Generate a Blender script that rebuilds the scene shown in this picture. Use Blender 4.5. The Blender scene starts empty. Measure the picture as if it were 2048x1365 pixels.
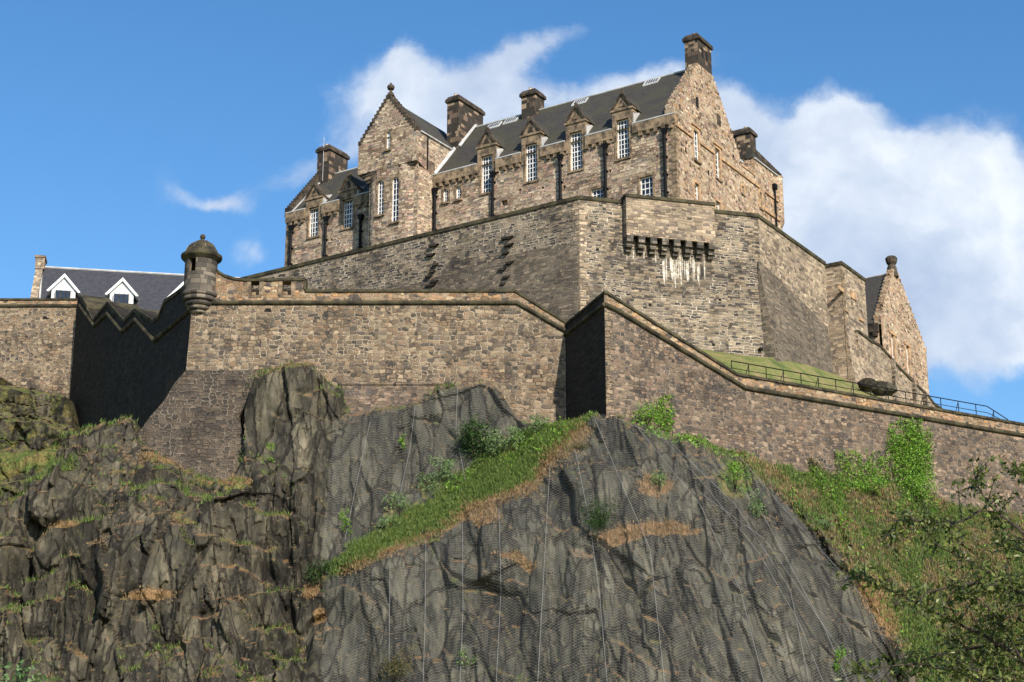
import bpy, bmesh, math, random
import numpy as np
from mathutils import Vector
random.seed(7)
R = math.radians
scene = bpy.context.scene
col = scene.collection

# ------------------------------------------------------------------ camera
FPX, PITCH = 3500.0, 17.4
cam_d = bpy.data.cameras.new('camera'); cam = bpy.data.objects.new('camera', cam_d)
col.objects.link(cam); scene.camera = cam
cam.location = (0, 0, 1.7); cam.rotation_euler = (R(90 + PITCH), 0, 0)
cam_d.sensor_width = 36.0; cam_d.lens = FPX / 2048 * 36.0
cam_d.clip_start = 0.5; cam_d.clip_end = 6000
# ------------------------------------------------------------------ light
SUN_A, SUN_E = 25.0, 33.0     # azimuth right of straight behind the camera, elevation
sdir = Vector((math.sin(R(SUN_A)) * math.cos(R(SUN_E)), -math.cos(R(SUN_A)) * math.cos(R(SUN_E)), math.sin(R(SUN_E))))
sun_d = bpy.data.lights.new('sun', 'SUN'); sun = bpy.data.objects.new('sun', sun_d); col.objects.link(sun)
sun_d.energy = 5.0; sun_d.angle = R(0.53); sun_d.color = (1.0, 0.91, 0.80)
sun.rotation_euler = sdir.to_track_quat('Z', 'Y').to_euler(); sun.location = (40, -60, 90)
scene.view_settings.view_transform = 'Standard'; scene.view_settings.look = 'None'
scene.view_settings.exposure = 0.42; scene.view_settings.gamma = 1

_c, _s = math.cos(R(PITCH)), math.sin(R(PITCH))
def ray(px, py):
    a = (px - 1024) / FPX; b = (682.5 - py) / FPX
    return (a, _c - b * _s, _s + b * _c)
def P(px, py, Y):
    d = ray(px, py); t = Y / d[1]
    return Vector((d[0] * t, Y, d[2] * t + 1.7))
def project(X, Y, Z):
    zz = Z - 1.7; dep = Y * _c + zz * _s; up = -Y * _s + zz * _c
    return 1024 + FPX * X / dep, 682.5 - FPX * up / dep

# ------------------------------------------------------------------ world: Nishita sky + clouds by direction
world = bpy.data.worlds.new('World'); scene.world = world; world.use_nodes = True
nt = world.node_tree; nt.nodes.clear()
def N(tree, typ, **kw):
    n = tree.nodes.new(typ)
    for k, v in kw.items():
        if k.startswith('i_'): n.inputs[k[2:].replace('_', ' ')].default_value = v
        else: setattr(n, k, v)
    return n
def mth(tree, op, a, b=None, c=None, clamp=False):
    n = tree.nodes.new('ShaderNodeMath'); n.operation = op; n.use_clamp = clamp
    for i, x in enumerate((a, b, c)):
        if x is None: continue
        if isinstance(x, (int, float)): n.inputs[i].default_value = x
        else: tree.links.new(x, n.inputs[i])
    return n.outputs[0]
def vmth(tree, op, a, b=None):
    n = tree.nodes.new('ShaderNodeVectorMath'); n.operation = op
    for i, x in enumerate((a, b)):
        if x is None: continue
        if isinstance(x, (tuple, list)): n.inputs[i].default_value = x
        else: tree.links.new(x, n.inputs[i])
    return n.outputs[0]
def mixc(tree, fac, a, b, typ='MIX'):
    n = tree.nodes.new('ShaderNodeMix'); n.data_type = 'RGBA'; n.blend_type = typ
    for k, x in ((0, fac), (6, a), (7, b)):
        if isinstance(x, (int, float)): n.inputs[k].default_value = x
        elif isinstance(x, (tuple, list)): n.inputs[k].default_value = tuple(x) + (1,) if len(x) == 3 else x
        else: tree.links.new(x, n.inputs[k])
    return n.outputs[2]
def ramp(tree, fac, stops, interp='LINEAR'):
    n = tree.nodes.new('ShaderNodeValToRGB'); n.color_ramp.interpolation = interp
    e = n.color_ramp.elements
    while len(e) > 1: e.remove(e[-1])
    for i, (p, c) in enumerate(stops):
        el = e[0] if i == 0 else e.new(p)
        el.position = p
        el.color = (c, c, c, 1) if isinstance(c, (int, float)) else tuple(c) + (1,)
    tree.links.new(fac, n.inputs[0]); return n.outputs[0]
def noise(tree, vec, scale, detail=3, rough=.55, dim='3D', dist=0):
    n = tree.nodes.new('ShaderNodeTexNoise'); n.noise_dimensions = dim
    n.inputs['Scale'].default_value = scale; n.inputs['Detail'].default_value = detail
    n.inputs['Roughness'].default_value = rough; n.inputs['Distortion'].default_value = dist
    if vec is not None: tree.links.new(vec, n.inputs['Vector'])
    return n
def sstep(tree, x, a, b):
    n = tree.nodes.new('ShaderNodeMapRange'); n.interpolation_type = 'SMOOTHSTEP'
    n.inputs['From Min'].default_value = a; n.inputs['From Max'].default_value = b
    tree.links.new(x, n.inputs['Value']); return n.outputs['Result']

sky = N(nt, 'ShaderNodeTexSky'); sky.sky_type = 'NISHITA'; sky.sun_disc = False
sky.sun_elevation = R(SUN_E); sky.sun_rotation = R(180 - SUN_A); sky.air_density = 1.0; sky.dust_density = 0.4; sky.ozone_density = 2.2
tc = N(nt, 'ShaderNodeTexCoord'); sep = N(nt, 'ShaderNodeSeparateXYZ'); nt.links.new(tc.outputs['Generated'], sep.inputs[0])
ysafe = mth(nt, 'MAXIMUM', sep.outputs[1], 0.05)
cu = mth(nt, 'DIVIDE', sep.outputs[0], ysafe); cv = mth(nt, 'DIVIDE', sep.outputs[2], ysafe)
comb = N(nt, 'ShaderNodeCombineXYZ'); nt.links.new(cu, comb.inputs[0]); nt.links.new(cv, comb.inputs[1])
# (px, py, rx, ry, tilt deg, density) of each bank of cloud, turned into directions
CL = [(1630, 215, 26, 34, 0, .42), (1692, 222, 34, 40, 0, .5), (1450, 190, 50, 40, 0, .4), (1540, 270, 60, 40, 0, .4), (1990, 380, 60, 80, 0, .5), (850, 205, 175, 95, 12, 1.05), (935, 235, 110, 60, 0, .6), (800, 130, 40, 45, 0, .55), (1070, 95, 120, 32, -34, .78), (1000, 140, 60, 40, -20, .4), (1290, 150, 130, 42, -18, .85), (1150, 205, 130, 40, 0, .5),
      (1470, 230, 60, 80, 0, .75), (1590, 330, 130, 120, 0, .95), (1730, 300, 150, 85, 0, .8), (1900, 330, 130, 95, 10, .95), (1780, 500, 330, 150, 8, 1.1),
      (2010, 500, 150, 190, 0, .9), (1900, 680, 230, 70, 8, .75), (600, 350, 130, 34, -25, .62), (390, 380, 95, 26, 8, .36), (500, 500, 60, 45, 20, .46), (470, 405, 60, 20, 10, .4), (690, 240, 60, 60, 0, .3)]
wn = noise(nt, comb.outputs[0], 9.0, 6, .6)
warp = vmth(nt, 'SCALE', vmth(nt, 'SUBTRACT', wn.outputs['Color'], (.5, .5, .5))); warp.node.inputs['Scale'].default_value = .055
cw = vmth(nt, 'ADD', comb.outputs[0], warp)
sp2 = N(nt, 'ShaderNodeSeparateXYZ'); nt.links.new(cw, sp2.inputs[0])
tot = None
for (px, py, rx, ry, tl, den) in CL:
    d = ray(px, py); u0, v0 = d[0] / d[1], d[2] / d[1]; k = 1.14 / FPX
    ct, st = math.cos(R(tl)), math.sin(R(tl))
    du = mth(nt, 'SUBTRACT', sp2.outputs[0], u0); dv = mth(nt, 'SUBTRACT', sp2.outputs[1], v0)
    a = mth(nt, 'ADD', mth(nt, 'MULTIPLY', du, ct / (rx * k)), mth(nt, 'MULTIPLY', dv, -st / (rx * k)))
    b = mth(nt, 'ADD', mth(nt, 'MULTIPLY', du, st / (ry * k)), mth(nt, 'MULTIPLY', dv, ct / (ry * k)))
    r2 = mth(nt, 'ADD', mth(nt, 'MULTIPLY', a, a), mth(nt, 'MULTIPLY', b, b))
    g = mth(nt, 'MULTIPLY', mth(nt, 'POWER', 2.718, mth(nt, 'MULTIPLY', r2, -1.0)), den)
    tot = g if tot is None else mth(nt, 'ADD', tot, g)
tot = mth(nt, 'MINIMUM', tot, 1.15)
fine = noise(nt, cw, 20.0, 9, .58)
dens = mth(nt, 'ADD', tot, mth(nt, 'MULTIPLY', mth(nt, 'SUBTRACT', fine.outputs[0], .5), 1.3))
mask = sstep(nt, dens, .22, .92)
shade = noise(nt, cw, 11.0, 5, .55)
ccol = ramp(nt, shade.outputs[0], [(.34, (.38, .46, .61)), (.50, (.52, .59, .70)), (.68, (.74, .78, .83))])
lp_sky = N(nt, 'ShaderNodeBackground'); lp_sky.inputs['Strength'].default_value = 0.135
hs = N(nt, 'ShaderNodeHueSaturation'); hs.inputs['Saturation'].default_value = 1.27; hs.inputs['Value'].default_value = 1.0
nt.links.new(sky.outputs[0], hs.inputs['Color'])
cc = mixc(nt, 1.0, ccol, (7.4, 7.4, 7.4), 'MULTIPLY'); 
fin = mixc(nt, mth(nt, 'MULTIPLY', mth(nt, 'POWER', mask, 1.25), .93), hs.outputs[0], cc)
nt.links.new(fin, lp_sky.inputs['Color'])
wo = N(nt, 'ShaderNodeOutputWorld'); nt.links.new(lp_sky.outputs[0], wo.inputs[0])

# ------------------------------------------------------------------ materials
def newmat(name):
    m = bpy.data.materials.new(name); m.use_nodes = True
    t = m.node_tree; t.nodes.clear()
    o = t.nodes.new('ShaderNodeOutputMaterial'); b = t.nodes.new('ShaderNodeBsdfPrincipled')
    t.links.new(b.outputs[0], o.inputs[0]); b.inputs['Roughness'].default_value = .9
    b.inputs['Specular IOR Level'].default_value = .25
    return m, t, b
def bump(t, b, h, strength, dist):
    n = t.nodes.new('ShaderNodeBump'); n.inputs['Strength'].default_value = strength; n.inputs['Distance'].default_value = dist
    t.links.new(h, n.inputs['Height']); t.links.new(n.outputs[0], b.inputs['Normal']); return n
def stone(name, cols, mortar, w=.55, h=.26, warp=.10, joint=.10, dark=.5, darkcol=(.035, .033, .032), depth=.07, mort=.8, streak=.35, seed=0.0, rubble=False):
    m, t, b = newmat(name); b.inputs['Specular IOR Level'].default_value = .06
    uv = t.nodes.new('ShaderNodeUVMap'); uv.uv_map = 'UVMap'
    base = vmth(t, 'ADD', uv.outputs[0], (seed * 13.7, seed * 7.3, 0))
    n1 = noise(t, base, .9, 3, .6, '2D')
    off = vmth(t, 'SCALE', vmth(t, 'SUBTRACT', n1.outputs['Color'], (.5, .5, .5))); off.node.inputs['Scale'].default_value = warp * 4
    n1b = noise(t, base, 3.4, 2, .5, '2D')
    off2 = vmth(t, 'SCALE', vmth(t, 'SUBTRACT', n1b.outputs['Color'], (.5, .5, .5))); off2.node.inputs['Scale'].default_value = warp * 1.3
    q = vmth(t, 'ADD', vmth(t, 'ADD', base, off), off2)
    s = t.nodes.new('ShaderNodeSeparateXYZ'); t.links.new(q, s.inputs[0])
    v = mth(t, 'ADD', mth(t, 'DIVIDE', s.outputs[1], h), mth(t, 'MULTIPLY', mth(t, 'SINE', mth(t, 'MULTIPLY', s.outputs[1], 2.1)), .45))
    row = mth(t, 'FLOOR', v); fv = mth(t, 'FRACT', v)
    wn_ = t.nodes.new('ShaderNodeTexWhiteNoise'); wn_.noise_dimensions = '1D'; t.links.new(row, wn_.inputs['W'])
    rsep = t.nodes.new('ShaderNodeSeparateColor'); t.links.new(wn_.outputs['Color'], rsep.inputs[0])
    ww = mth(t, 'ADD', mth(t, 'MULTIPLY', rsep.outputs[1], w * .7), w * .65)
    u = mth(t, 'ADD', mth(t, 'DIVIDE', s.outputs[0], ww), mth(t, 'MULTIPLY', rsep.outputs[0], 37.0))
    u = mth(t, 'ADD', u, mth(t, 'MULTIPLY', mth(t, 'SINE', mth(t, 'MULTIPLY', u, 1.9)), .3))
    cu_ = mth(t, 'FLOOR', u); fu = mth(t, 'FRACT', u)
    cmb = t.nodes.new('ShaderNodeCombineXYZ'); t.links.new(cu_, cmb.inputs[0]); t.links.new(row, cmb.inputs[1])
    wc = t.nodes.new('ShaderNodeTexWhiteNoise'); wc.noise_dimensions = '2D'; t.links.new(cmb.outputs[0], wc.inputs['Vector'])
    cs = t.nodes.new('ShaderNodeSeparateColor'); t.links.new(wc.outputs['Color'], cs.inputs[0])
    eu = mth(t, 'MULTIPLY', mth(t, 'MINIMUM', fu, mth(t, 'SUBTRACT', 1.0, fu)), w / h)
    ev = mth(t, 'MINIMUM', fv, mth(t, 'SUBTRACT', 1.0, fv))
    ed = mth(t, 'MINIMUM', eu, ev)
    if rubble:     # random rubble: uneven polygonal stones instead of courses
        qv = vmth(t, 'MULTIPLY', q, (1 / (w * 1.0), 1 / (h * 1.12), 1))
        va = t.nodes.new('ShaderNodeTexVoronoi'); va.voronoi_dimensions = '2D'; va.inputs['Scale'].default_value = 1; va.inputs['Randomness'].default_value = .60; t.links.new(qv, va.inputs['Vector'])
        vb = t.nodes.new('ShaderNodeTexVoronoi'); vb.voronoi_dimensions = '2D'; vb.feature = 'DISTANCE_TO_EDGE'; vb.inputs['Scale'].default_value = 1; vb.inputs['Randomness'].default_value = .60; t.links.new(qv, vb.inputs['Vector'])
        cs = t.nodes.new('ShaderNodeSeparateColor'); pick = sstep(t, noise(t, base, .55, 3, .6, '2D').outputs[0], .46, .50)
        t.links.new(mixc(t, pick, wc.outputs['Color'], va.outputs['Color']), cs.inputs[0])
        ed = mth(t, 'ADD', mth(t, 'MULTIPLY', ed, mth(t, 'SUBTRACT', 1.0, pick)), mth(t, 'MULTIPLY', mth(t, 'MULTIPLY', vb.outputs['Distance'], 1.25), pick))
    fn = noise(t, q, 14.0, 3, .6, '2D')
    ed = mth(t, 'ADD', ed, mth(t, 'MULTIPLY', mth(t, 'SUBTRACT', fn.outputs[0], .5), .12))
    inside = sstep(t, ed, joint * .35, joint * 1.5)
    n = len(cols)
    stops = [((i + .0) / n, c) for i, c in enumerate(cols)]
    c0 = ramp(t, cs.outputs[0], stops, 'CONSTANT')
    val = mth(t, 'ADD', mth(t, 'MULTIPLY', cs.outputs[1], .7), .62)
    vv = t.nodes.new('ShaderNodeHueSaturation'); t.links.new(c0, vv.inputs['Color']); t.links.new(val, vv.inputs['Value'])
    # weathering inside each stone
    c1 = mixc(t, mth(t, 'MULTIPLY', fn.outputs[0], .45), vv.outputs[0], (.10, .085, .065))
    # soot and damp in large patches
    big = noise(t, base, .16, 6, .62, '2D')
    sc = vmth(t, 'MULTIPLY', base, (1.0, .16, 1)); stn = noise(t, sc, .9, 5, .62, '2D')
    pm = mth(t, 'ADD', mth(t, 'MULTIPLY', big.outputs[0], .65), mth(t, 'MULTIPLY', stn.outputs[0], streak))
    pm = sstep(t, pm, .40 + .65 * 0 , .66)
    sd = mth(t, 'MULTIPLY', mth(t, 'MULTIPLY', pm, dark), mth(t, 'ADD', mth(t, 'MULTIPLY', cs.outputs[2], .9), .25), clamp=True)
    c2 = mixc(t, sd, c1, darkcol)
    lone = sstep(t, cs.outputs[2], .86, .93)
    c2 = mixc(t, mth(t, 'MULTIPLY', lone, .55 * min(1, dark + .3)), c2, darkcol)
    # pale lime joints, where they survive
    mn = noise(t, base, .35, 4, .6, '2D')
    mfac = mth(t, 'MULTIPLY', sstep(t, mn.outputs[0], .36, .60), mort)
    mc = mixc(t, mfac, mixc(t, .5, c2, (.05, .045, .04)), mortar)
    c3 = mixc(t, inside, mc, c2)
    t.links.new(c3, b.inputs['Base Color'])
    hh = mth(t, 'ADD', mth(t, 'MULTIPLY', inside, mth(t, 'ADD', mth(t, 'MULTIPLY', cs.outputs[1], .7), .5)), mth(t, 'MULTIPLY', fn.outputs[0], .55))
    bump(t, b, hh, .95, depth)
    return m
def plain(name, c, rough=.7, var=.25, scale=2.0, metal=0, c2=None, bumpd=.01, spec=.3):
    m, t, b = newmat(name); b.inputs['Roughness'].default_value = rough; b.inputs['Metallic'].default_value = metal
    b.inputs['Specular IOR Level'].default_value = spec
    g = t.nodes.new('ShaderNodeNewGeometry')
    n = noise(t, g.outputs['Position'], scale, 6, .65)
    f = sstep(t, n.outputs[0], .35, .65)
    c2 = c2 or tuple(x * (1 - var) for x in c)
    t.links.new(mixc(t, f, c, c2), b.inputs['Base Color'])
    if bumpd: bump(t, b, noise(t, g.outputs['Position'], scale * 4, 4, .6).outputs[0], .6, bumpd)
    return m

TAN = (.52, .39, .25); PINK = (.48, .31, .23); CREAM = (.64, .51, .35); GREY = (.25, .21, .175); BROWN = (.26, .175, .115); ORANGE = (.42, .24, .12); DK = (.10, .085, .075)
M = {}
M['main'] = stone('rubble_stone_pink_tan', [TAN, PINK, CREAM, GREY, TAN, (.34, .25, .18), PINK, CREAM, BROWN], (.74, .62, .47), .50, .25, .10, .10, .18, depth=.07)
M['gable'] = stone('rubble_stone_warm', [(.56, .42, .27), (.68, .54, .37), (.50, .33, .22), (.66, .52, .36), (.52, .34, .26), TAN, (.50, .30, .16), (.14, .10, .075)], (.72, .58, .41), .48, .26, .12, .09, .25, depth=.08, seed=1, rubble=True)
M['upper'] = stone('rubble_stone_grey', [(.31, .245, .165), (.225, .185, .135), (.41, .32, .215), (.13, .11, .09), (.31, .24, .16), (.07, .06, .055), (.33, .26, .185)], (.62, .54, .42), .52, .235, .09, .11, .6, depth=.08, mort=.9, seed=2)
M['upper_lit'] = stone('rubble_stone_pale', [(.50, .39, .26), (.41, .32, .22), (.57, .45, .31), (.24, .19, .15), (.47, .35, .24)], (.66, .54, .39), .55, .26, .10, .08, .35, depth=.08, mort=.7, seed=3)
M['batter'] = stone('rubble_stone_sooty', [(.18, .145, .105), (.23, .18, .13), (.13, .11, .085), (.27, .215, .15), (.16, .13, .10)], (.34, .29, .22), .60, .23, .09, .09, .5, depth=.07, mort=.75, seed=4)
M['lower'] = stone('rubble_stone_brown', [(.28, .205, .13), (.21, .155, .105), (.35, .265, .17), (.16, .125, .095), (.27, .18, .11), (.37, .285, .19), (.10, .085, .07)], (.52, .43, .31), .50, .30, .10, .10, .45, depth=.09, mort=.8, seed=5, rubble=True)
M['lower2'] = stone('rubble_stone_dark_brown', [(.24, .18, .125), (.19, .14, .10), (.33, .24, .17), (.13, .105, .085), (.26, .175, .12), DK], (.42, .34, .25), .48, .28, .10, .09, .45, depth=.09, mort=.6, seed=6, rubble=True)
M['parapet'] = stone('rubble_stone_orange', [(.44, .29, .16), (.40, .24, .14), (.48, .36, .22), (.30, .22, .14), (.46, .27, .13), DK, (.36, .26, .18)], (.48, .38, .26), .62, .27, .12, .08, .4, depth=.07, seed=7, rubble=True)
M['footing'] = stone('coursed_footing_stone', [(.13, .10, .075), (.10, .08, .06), (.17, .135, .095), (.07, .06, .05), (.15, .11, .08), (.09, .075, .06)], (.30, .25, .19), .55, .30, .10, .12, .6, depth=.14, mort=.65, seed=8, rubble=True)
M['black'] = stone('rubble_stone_shade_black', [(.028, .024, .020), (.045, .037, .029), (.016, .014, .012)], (.08, .067, .053), .55, .25, .12, .08, .5, depth=.06, mort=.4, seed=9)  # near-black base colour carries the shade of the return walls
M['chimney'] = stone('ashlar_sooty_chimney', [(.035, .03, .026), (.055, .045, .036), (.32, .23, .15), (.03, .027, .025), (.045, .037, .03), (.16, .11, .08)], (.16, .13, .10), .60, .42, .01, .05, .4, depth=.03, mort=.3, seed=10)
M['turret'] = stone('ashlar_weathered_turret', [(.12, .105, .085), (.18, .155, .12), (.085, .075, .065), (.24, .205, .16), (.06, .055, .05)], (.12, .10, .085), .70, .45, .01, .04, .7, depth=.03, mort=.3, seed=11)
M['ashlar'] = plain('dressed_sandstone', (.32, .235, .15), .9, .3, 1.6, c2=(.085, .068, .05), bumpd=.03, spec=.05)
M['ashlar_warm'] = plain('dressed_sandstone_orange', (.52, .33, .17), .9, .3, 1.3, c2=(.24, .16, .10), bumpd=.02)
M['moss'] = plain('mossy_coping_stone', (.085, .075, .045), .95, .3, .9, c2=(.030, .027, .021), bumpd=.05, spec=.05)
M['crow'] = plain('sooty_crow_step_stone', (.10, .08, .06), .95, .3, 1.2, c2=(.026, .023, .020), bumpd=.04, spec=.05)
M['lead'] = plain('weathered_lead', (.50, .50, .48), .6, .3, 1.0, bumpd=0)
M['white'] = plain('white_paint', (.80, .80, .77), .45, .1, 3.0, bumpd=0)
M['offwhite'] = plain('pale_grey_render', (.56, .58, .58), .7, .12, 1.5, bumpd=0)
M['iron'] = plain('black_painted_iron', (.006, .006, .007), .6, .3, 3.0, bumpd=0, spec=.15)
M['clay'] = plain('clay_pot', (.62, .50, .33), .8, .3, 4.0, bumpd=0)
M['lime'] = plain('lime_streak', (.62, .59, .52), .9, .45, 3.5, c2=(.30, .25, .18), bumpd=.02)
M['hollow'] = plain('hollow_dark', (.012, .011, .010), 1, .2, 1, bumpd=0)
def slate(name, c, c2, moss=None):
    m, t, b = newmat(name); b.inputs['Roughness'].default_value = .75
    uv = t.nodes.new('ShaderNodeUVMap'); uv.uv_map = 'UVMap'
    br = t.nodes.new('ShaderNodeTexBrick'); t.links.new(uv.outputs[0], br.inputs['Vector'])
    br.inputs['Scale'].default_value = 1.0; br.inputs['Brick Width'].default_value = .34; br.inputs['Row Height'].default_value = .26
    br.inputs['Mortar Size'].default_value = .02; br.inputs['Color1'].default_value = c + (1,); br.inputs['Color2'].default_value = c2 + (1,)
    br.inputs['Mortar'].default_value = tuple(x * .45 for x in c) + (1,)
    cc_ = br.outputs[0]
    if moss:
        n = noise(t, uv.outputs[0], .35, 7, .7, '2D'); cc_ = mixc(t, mth(t, 'MULTIPLY', sstep(t, n.outputs[0], .35, .7), .8), cc_, moss)
    t.links.new(cc_, b.inputs['Base Color'])
    bump(t, b, mth(t, 'ADD', br.outputs['Fac'], noise(t, uv.outputs[0], 5, 3, .6, '2D').outputs[0]), .5, .03)
    return m
M['slate'] = slate('mossy_slate', (.045, .043, .039), (.068, .061, .052), (.062, .058, .035))
M['slate_grey'] = slate('blue_grey_slate', (.040, .042, .052), (.060, .062, .072))
def glassm():
    m, t, b = newmat('window_glass'); b.inputs['Base Color'].default_value = (.012, .016, .022, 1)
    b.inputs['Roughness'].default_value = .06; b.inputs['Specular IOR Level'].default_value = .8
    g = t.nodes.new('ShaderNodeNewGeometry'); bump(t, b, noise(t, g.outputs['Position'], 1.2, 2, .5).outputs[0], .25, .05)
    return m
M['glass'] = glassm()

def rockmat(name, net=False):
    m, t, b = newmat(name); b.inputs['Roughness'].default_value = .85; b.inputs['Specular IOR Level'].default_value = .15
    g = t.nodes.new('ShaderNodeNewGeometry'); pos = g.outputs['Position']
    at = t.nodes.new('ShaderNodeVertexColor'); at.layer_name = 'zone'      # r: net side rock, g: grassy, b: dry grass
    asep = t.nodes.new('ShaderNodeSeparateColor'); t.links.new(at.outputs[0], asep.inputs[0])
    sh = t.nodes.new('ShaderNodeMapping'); sh.inputs['Rotation'].default_value = (0, R(9), 0); sh.inputs['Scale'].default_value = (1, 1, .22)
    t.links.new(pos, sh.inputs['Vector'])
    n1 = noise(t, sh.outputs[0], .55, 8, .62); n2 = noise(t, sh.outputs[0], 2.6, 7, .65); n3 = noise(t, pos, .22, 5, .6); n4 = noise(t, pos, 1.1, 8, .68)
    dryc = ramp(t, n1.outputs[0], [(.30, (.013, .012, .010)), (.44, (.031, .028, .021)), (.56, (.054, .048, .033)), (.70, (.115, .10, .068))])
    wet = ramp(t, n1.outputs[0], [(.30, (.018, .017, .014)), (.45, (.036, .035, .027)), (.58, (.060, .057, .041)), (.72, (.11, .10, .072))])
    c = mixc(t, asep.outputs[0], dryc, wet)
    jw = vmth(t, 'SCALE', vmth(t, 'SUBTRACT', n4.outputs['Color'], (.5, .5, .5))); jw.node.inputs['Scale'].default_value = .7
    shj = t.nodes.new('ShaderNodeMapping'); shj.inputs['Rotation'].default_value = (0, R(12), 0); shj.inputs['Scale'].default_value = (1, .8, .20); t.links.new(vmth(t, 'ADD', pos, jw), shj.inputs['Vector'])
    joints = []; cells = []
    for sc_ in (.42, 1.25):
        va = t.nodes.new('ShaderNodeTexVoronoi'); va.inputs['Scale'].default_value = sc_; t.links.new(shj.outputs[0], va.inputs['Vector'])
        vb = t.nodes.new('ShaderNodeTexVoronoi'); vb.feature = 'DISTANCE_TO_EDGE'; vb.inputs['Scale'].default_value = sc_; t.links.new(shj.outputs[0], vb.inputs['Vector'])
        joints.append(sstep(t, vb.outputs['Distance'], .0, .045 if sc_ < 1 else .09)); vs_ = t.nodes.new('ShaderNodeSeparateColor'); t.links.new(va.outputs['Color'], vs_.inputs[0]); cells.append(vs_.outputs[0])
    tone = mth(t, 'ADD', mth(t, 'MULTIPLY', cells[0], .75), mth(t, 'ADD', mth(t, 'MULTIPLY', cells[1], .50), .72))
    hv = t.nodes.new('ShaderNodeHueSaturation'); t.links.new(c, hv.inputs['Color']); t.links.new(tone, hv.inputs['Value']); c = hv.outputs[0]
    lich = mth(t, 'MULTIPLY', sstep(t, n4.outputs[0], .52, .66), .45)
    c = mixc(t, lich, c, mixc(t, n3.outputs[0], (.075, .078, .030), (.12, .10, .06)))
    c = mixc(t, mth(t, 'MULTIPLY', sstep(t, n2.outputs[0], .56, .70), .65), c, (.14, .12, .085))
    c = mixc(t, mth(t, 'MULTIPLY', sstep(t, mth(t, 'SUBTRACT', 1.0, n2.outputs[0]), .58, .70), .75), c, (.022, .020, .018))
    jn = mth(t, 'MULTIPLY', mth(t, 'MAXIMUM', joints[0], .25), mth(t, 'MAXIMUM', joints[1], mth(t, 'ADD', .45, mth(t, 'MULTIPLY', sstep(t, n3.outputs[0], .40, .60), .55))))
    c = mixc(t, mth(t, 'MULTIPLY', mth(t, 'SUBTRACT', 1.0, jn), .85), c, (.010, .009, .008))
    # grass and dead grass where the rock levels off
    ns = t.nodes.new('ShaderNodeSeparateXYZ'); t.links.new(g.outputs['Normal'], ns.inputs[0])
    up = mth(t, 'ADD', ns.outputs[2], mth(t, 'MULTIPLY', mth(t, 'SUBTRACT', n4.outputs[0], .5), .8))
    ledge = sstep(t, up, .68, .86)
    gn = noise(t, pos, 5.5, 6, .7); gb = noise(t, pos, .55, 5, .6)
    green = ramp(t, gn.outputs[0], [(.3, (.025, .042, .010)), (.5, (.075, .11, .026)), (.7, (.14, .18, .05))])
    dead = ramp(t, gn.outputs[0], [(.3, (.09, .05, .022)), (.5, (.20, .12, .055)), (.7, (.33, .22, .11))])
    lc = mixc(t, sstep(t, mth(t, 'ADD', gb.outputs[0], mth(t, 'MULTIPLY', asep.outputs[1], .25)), .50, .66), dead, green)
    c = mixc(t, mth(t, 'MULTIPLY', ledge, .85), c, lc)
    gm = sstep(t, mth(t, 'ADD', asep.outputs[1], mth(t, 'MULTIPLY', mth(t, 'SUBTRACT', n4.outputs[0], .5), 1.3)), .35, .60)
    dm = sstep(t, mth(t, 'ADD', asep.outputs[2], mth(t, 'MULTIPLY', mth(t, 'SUBTRACT', n4.outputs[0], .5), 1.3)), .40, .62)
    c = mixc(t, dm, c, dead); c = mixc(t, gm, c, mixc(t, sstep(t, gb.outputs[0], .42, .62), green, mixc(t, .5, dead, green)))
    t.links.new(c, b.inputs['Base Color'])
    rg = noise(t, sh.outputs[0], 1.5, 6, .6); rg.noise_type = 'RIDGED_MULTIFRACTAL'; rg.inputs['Lacunarity'].default_value = 2.2
    rs_ = noise(t, sh.outputs[0], 5.0, 5, .6); rs_.noise_type = 'RIDGED_MULTIFRACTAL'
    hh = mth(t, 'ADD', mth(t, 'MULTIPLY', rg.outputs[0], -.55), mth(t, 'ADD', mth(t, 'MULTIPLY', n4.outputs[0], .6), mth(t, 'MULTIPLY', rs_.outputs[0], -.18)))
    hh = mth(t, 'ADD', mth(t, 'MULTIPLY', hh, .6), mth(t, 'ADD', mth(t, 'MULTIPLY', jn, .9), mth(t, 'MULTIPLY', cells[1], .55)))
    bump(t, b, hh, 1.0, .20)
    return m
M['rock'] = rockmat('dark_basalt_rock')
def grassm(name, stops, scale=5.0):
    m, t, b = newmat(name); g = t.nodes.new('ShaderNodeNewGeometry')
    a = noise(t, g.outputs['Position'], scale, 6, .7); bb = noise(t, g.outputs['Position'], .5, 4, .6)
    f = mth(t, 'ADD', mth(t, 'MULTIPLY', a.outputs[0], .5), mth(t, 'MULTIPLY', bb.outputs[0], .5))
    t.links.new(ramp(t, f, stops), b.inputs['Base Color']); bump(t, b, a.outputs[0], .8, .1)
    return m
M['lawn'] = grassm('rough_lawn', [(.38, (.06, .085, .025)), (.46, (.12, .145, .035)), (.53, (.18, .17, .06)), (.60, (.27, .19, .10)), (.66, (.14, .12, .07))])
def leafm(name, c, c2, rough=.55, trans=.25):
    m, t, b = newmat(name); b.inputs['Roughness'].default_value = rough
    g = t.nodes.new('ShaderNodeNewGeometry')
    rr = g.outputs['Random Per Island']
    cc_ = mixc(t, rr, c, c2); t.links.new(cc_, b.inputs['Base Color'])
    tr = t.nodes.new('ShaderNodeBsdfTranslucent'); t.links.new(cc_, tr.inputs[0])
    mx = t.nodes.new('ShaderNodeMixShader'); mx.inputs[0].default_value = trans
    t.links.new(b.outputs[0], mx.inputs[1]); t.links.new(tr.outputs[0], mx.inputs[2])
    o = [n for n in t.nodes if n.type == 'OUTPUT_MATERIAL'][0]; t.links.new(mx.outputs[0], o.inputs[0])
    return m
M['leaf_bright'] = leafm('bright_ivy_leaves', (.06, .18, .015), (.24, .40, .05))
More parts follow.
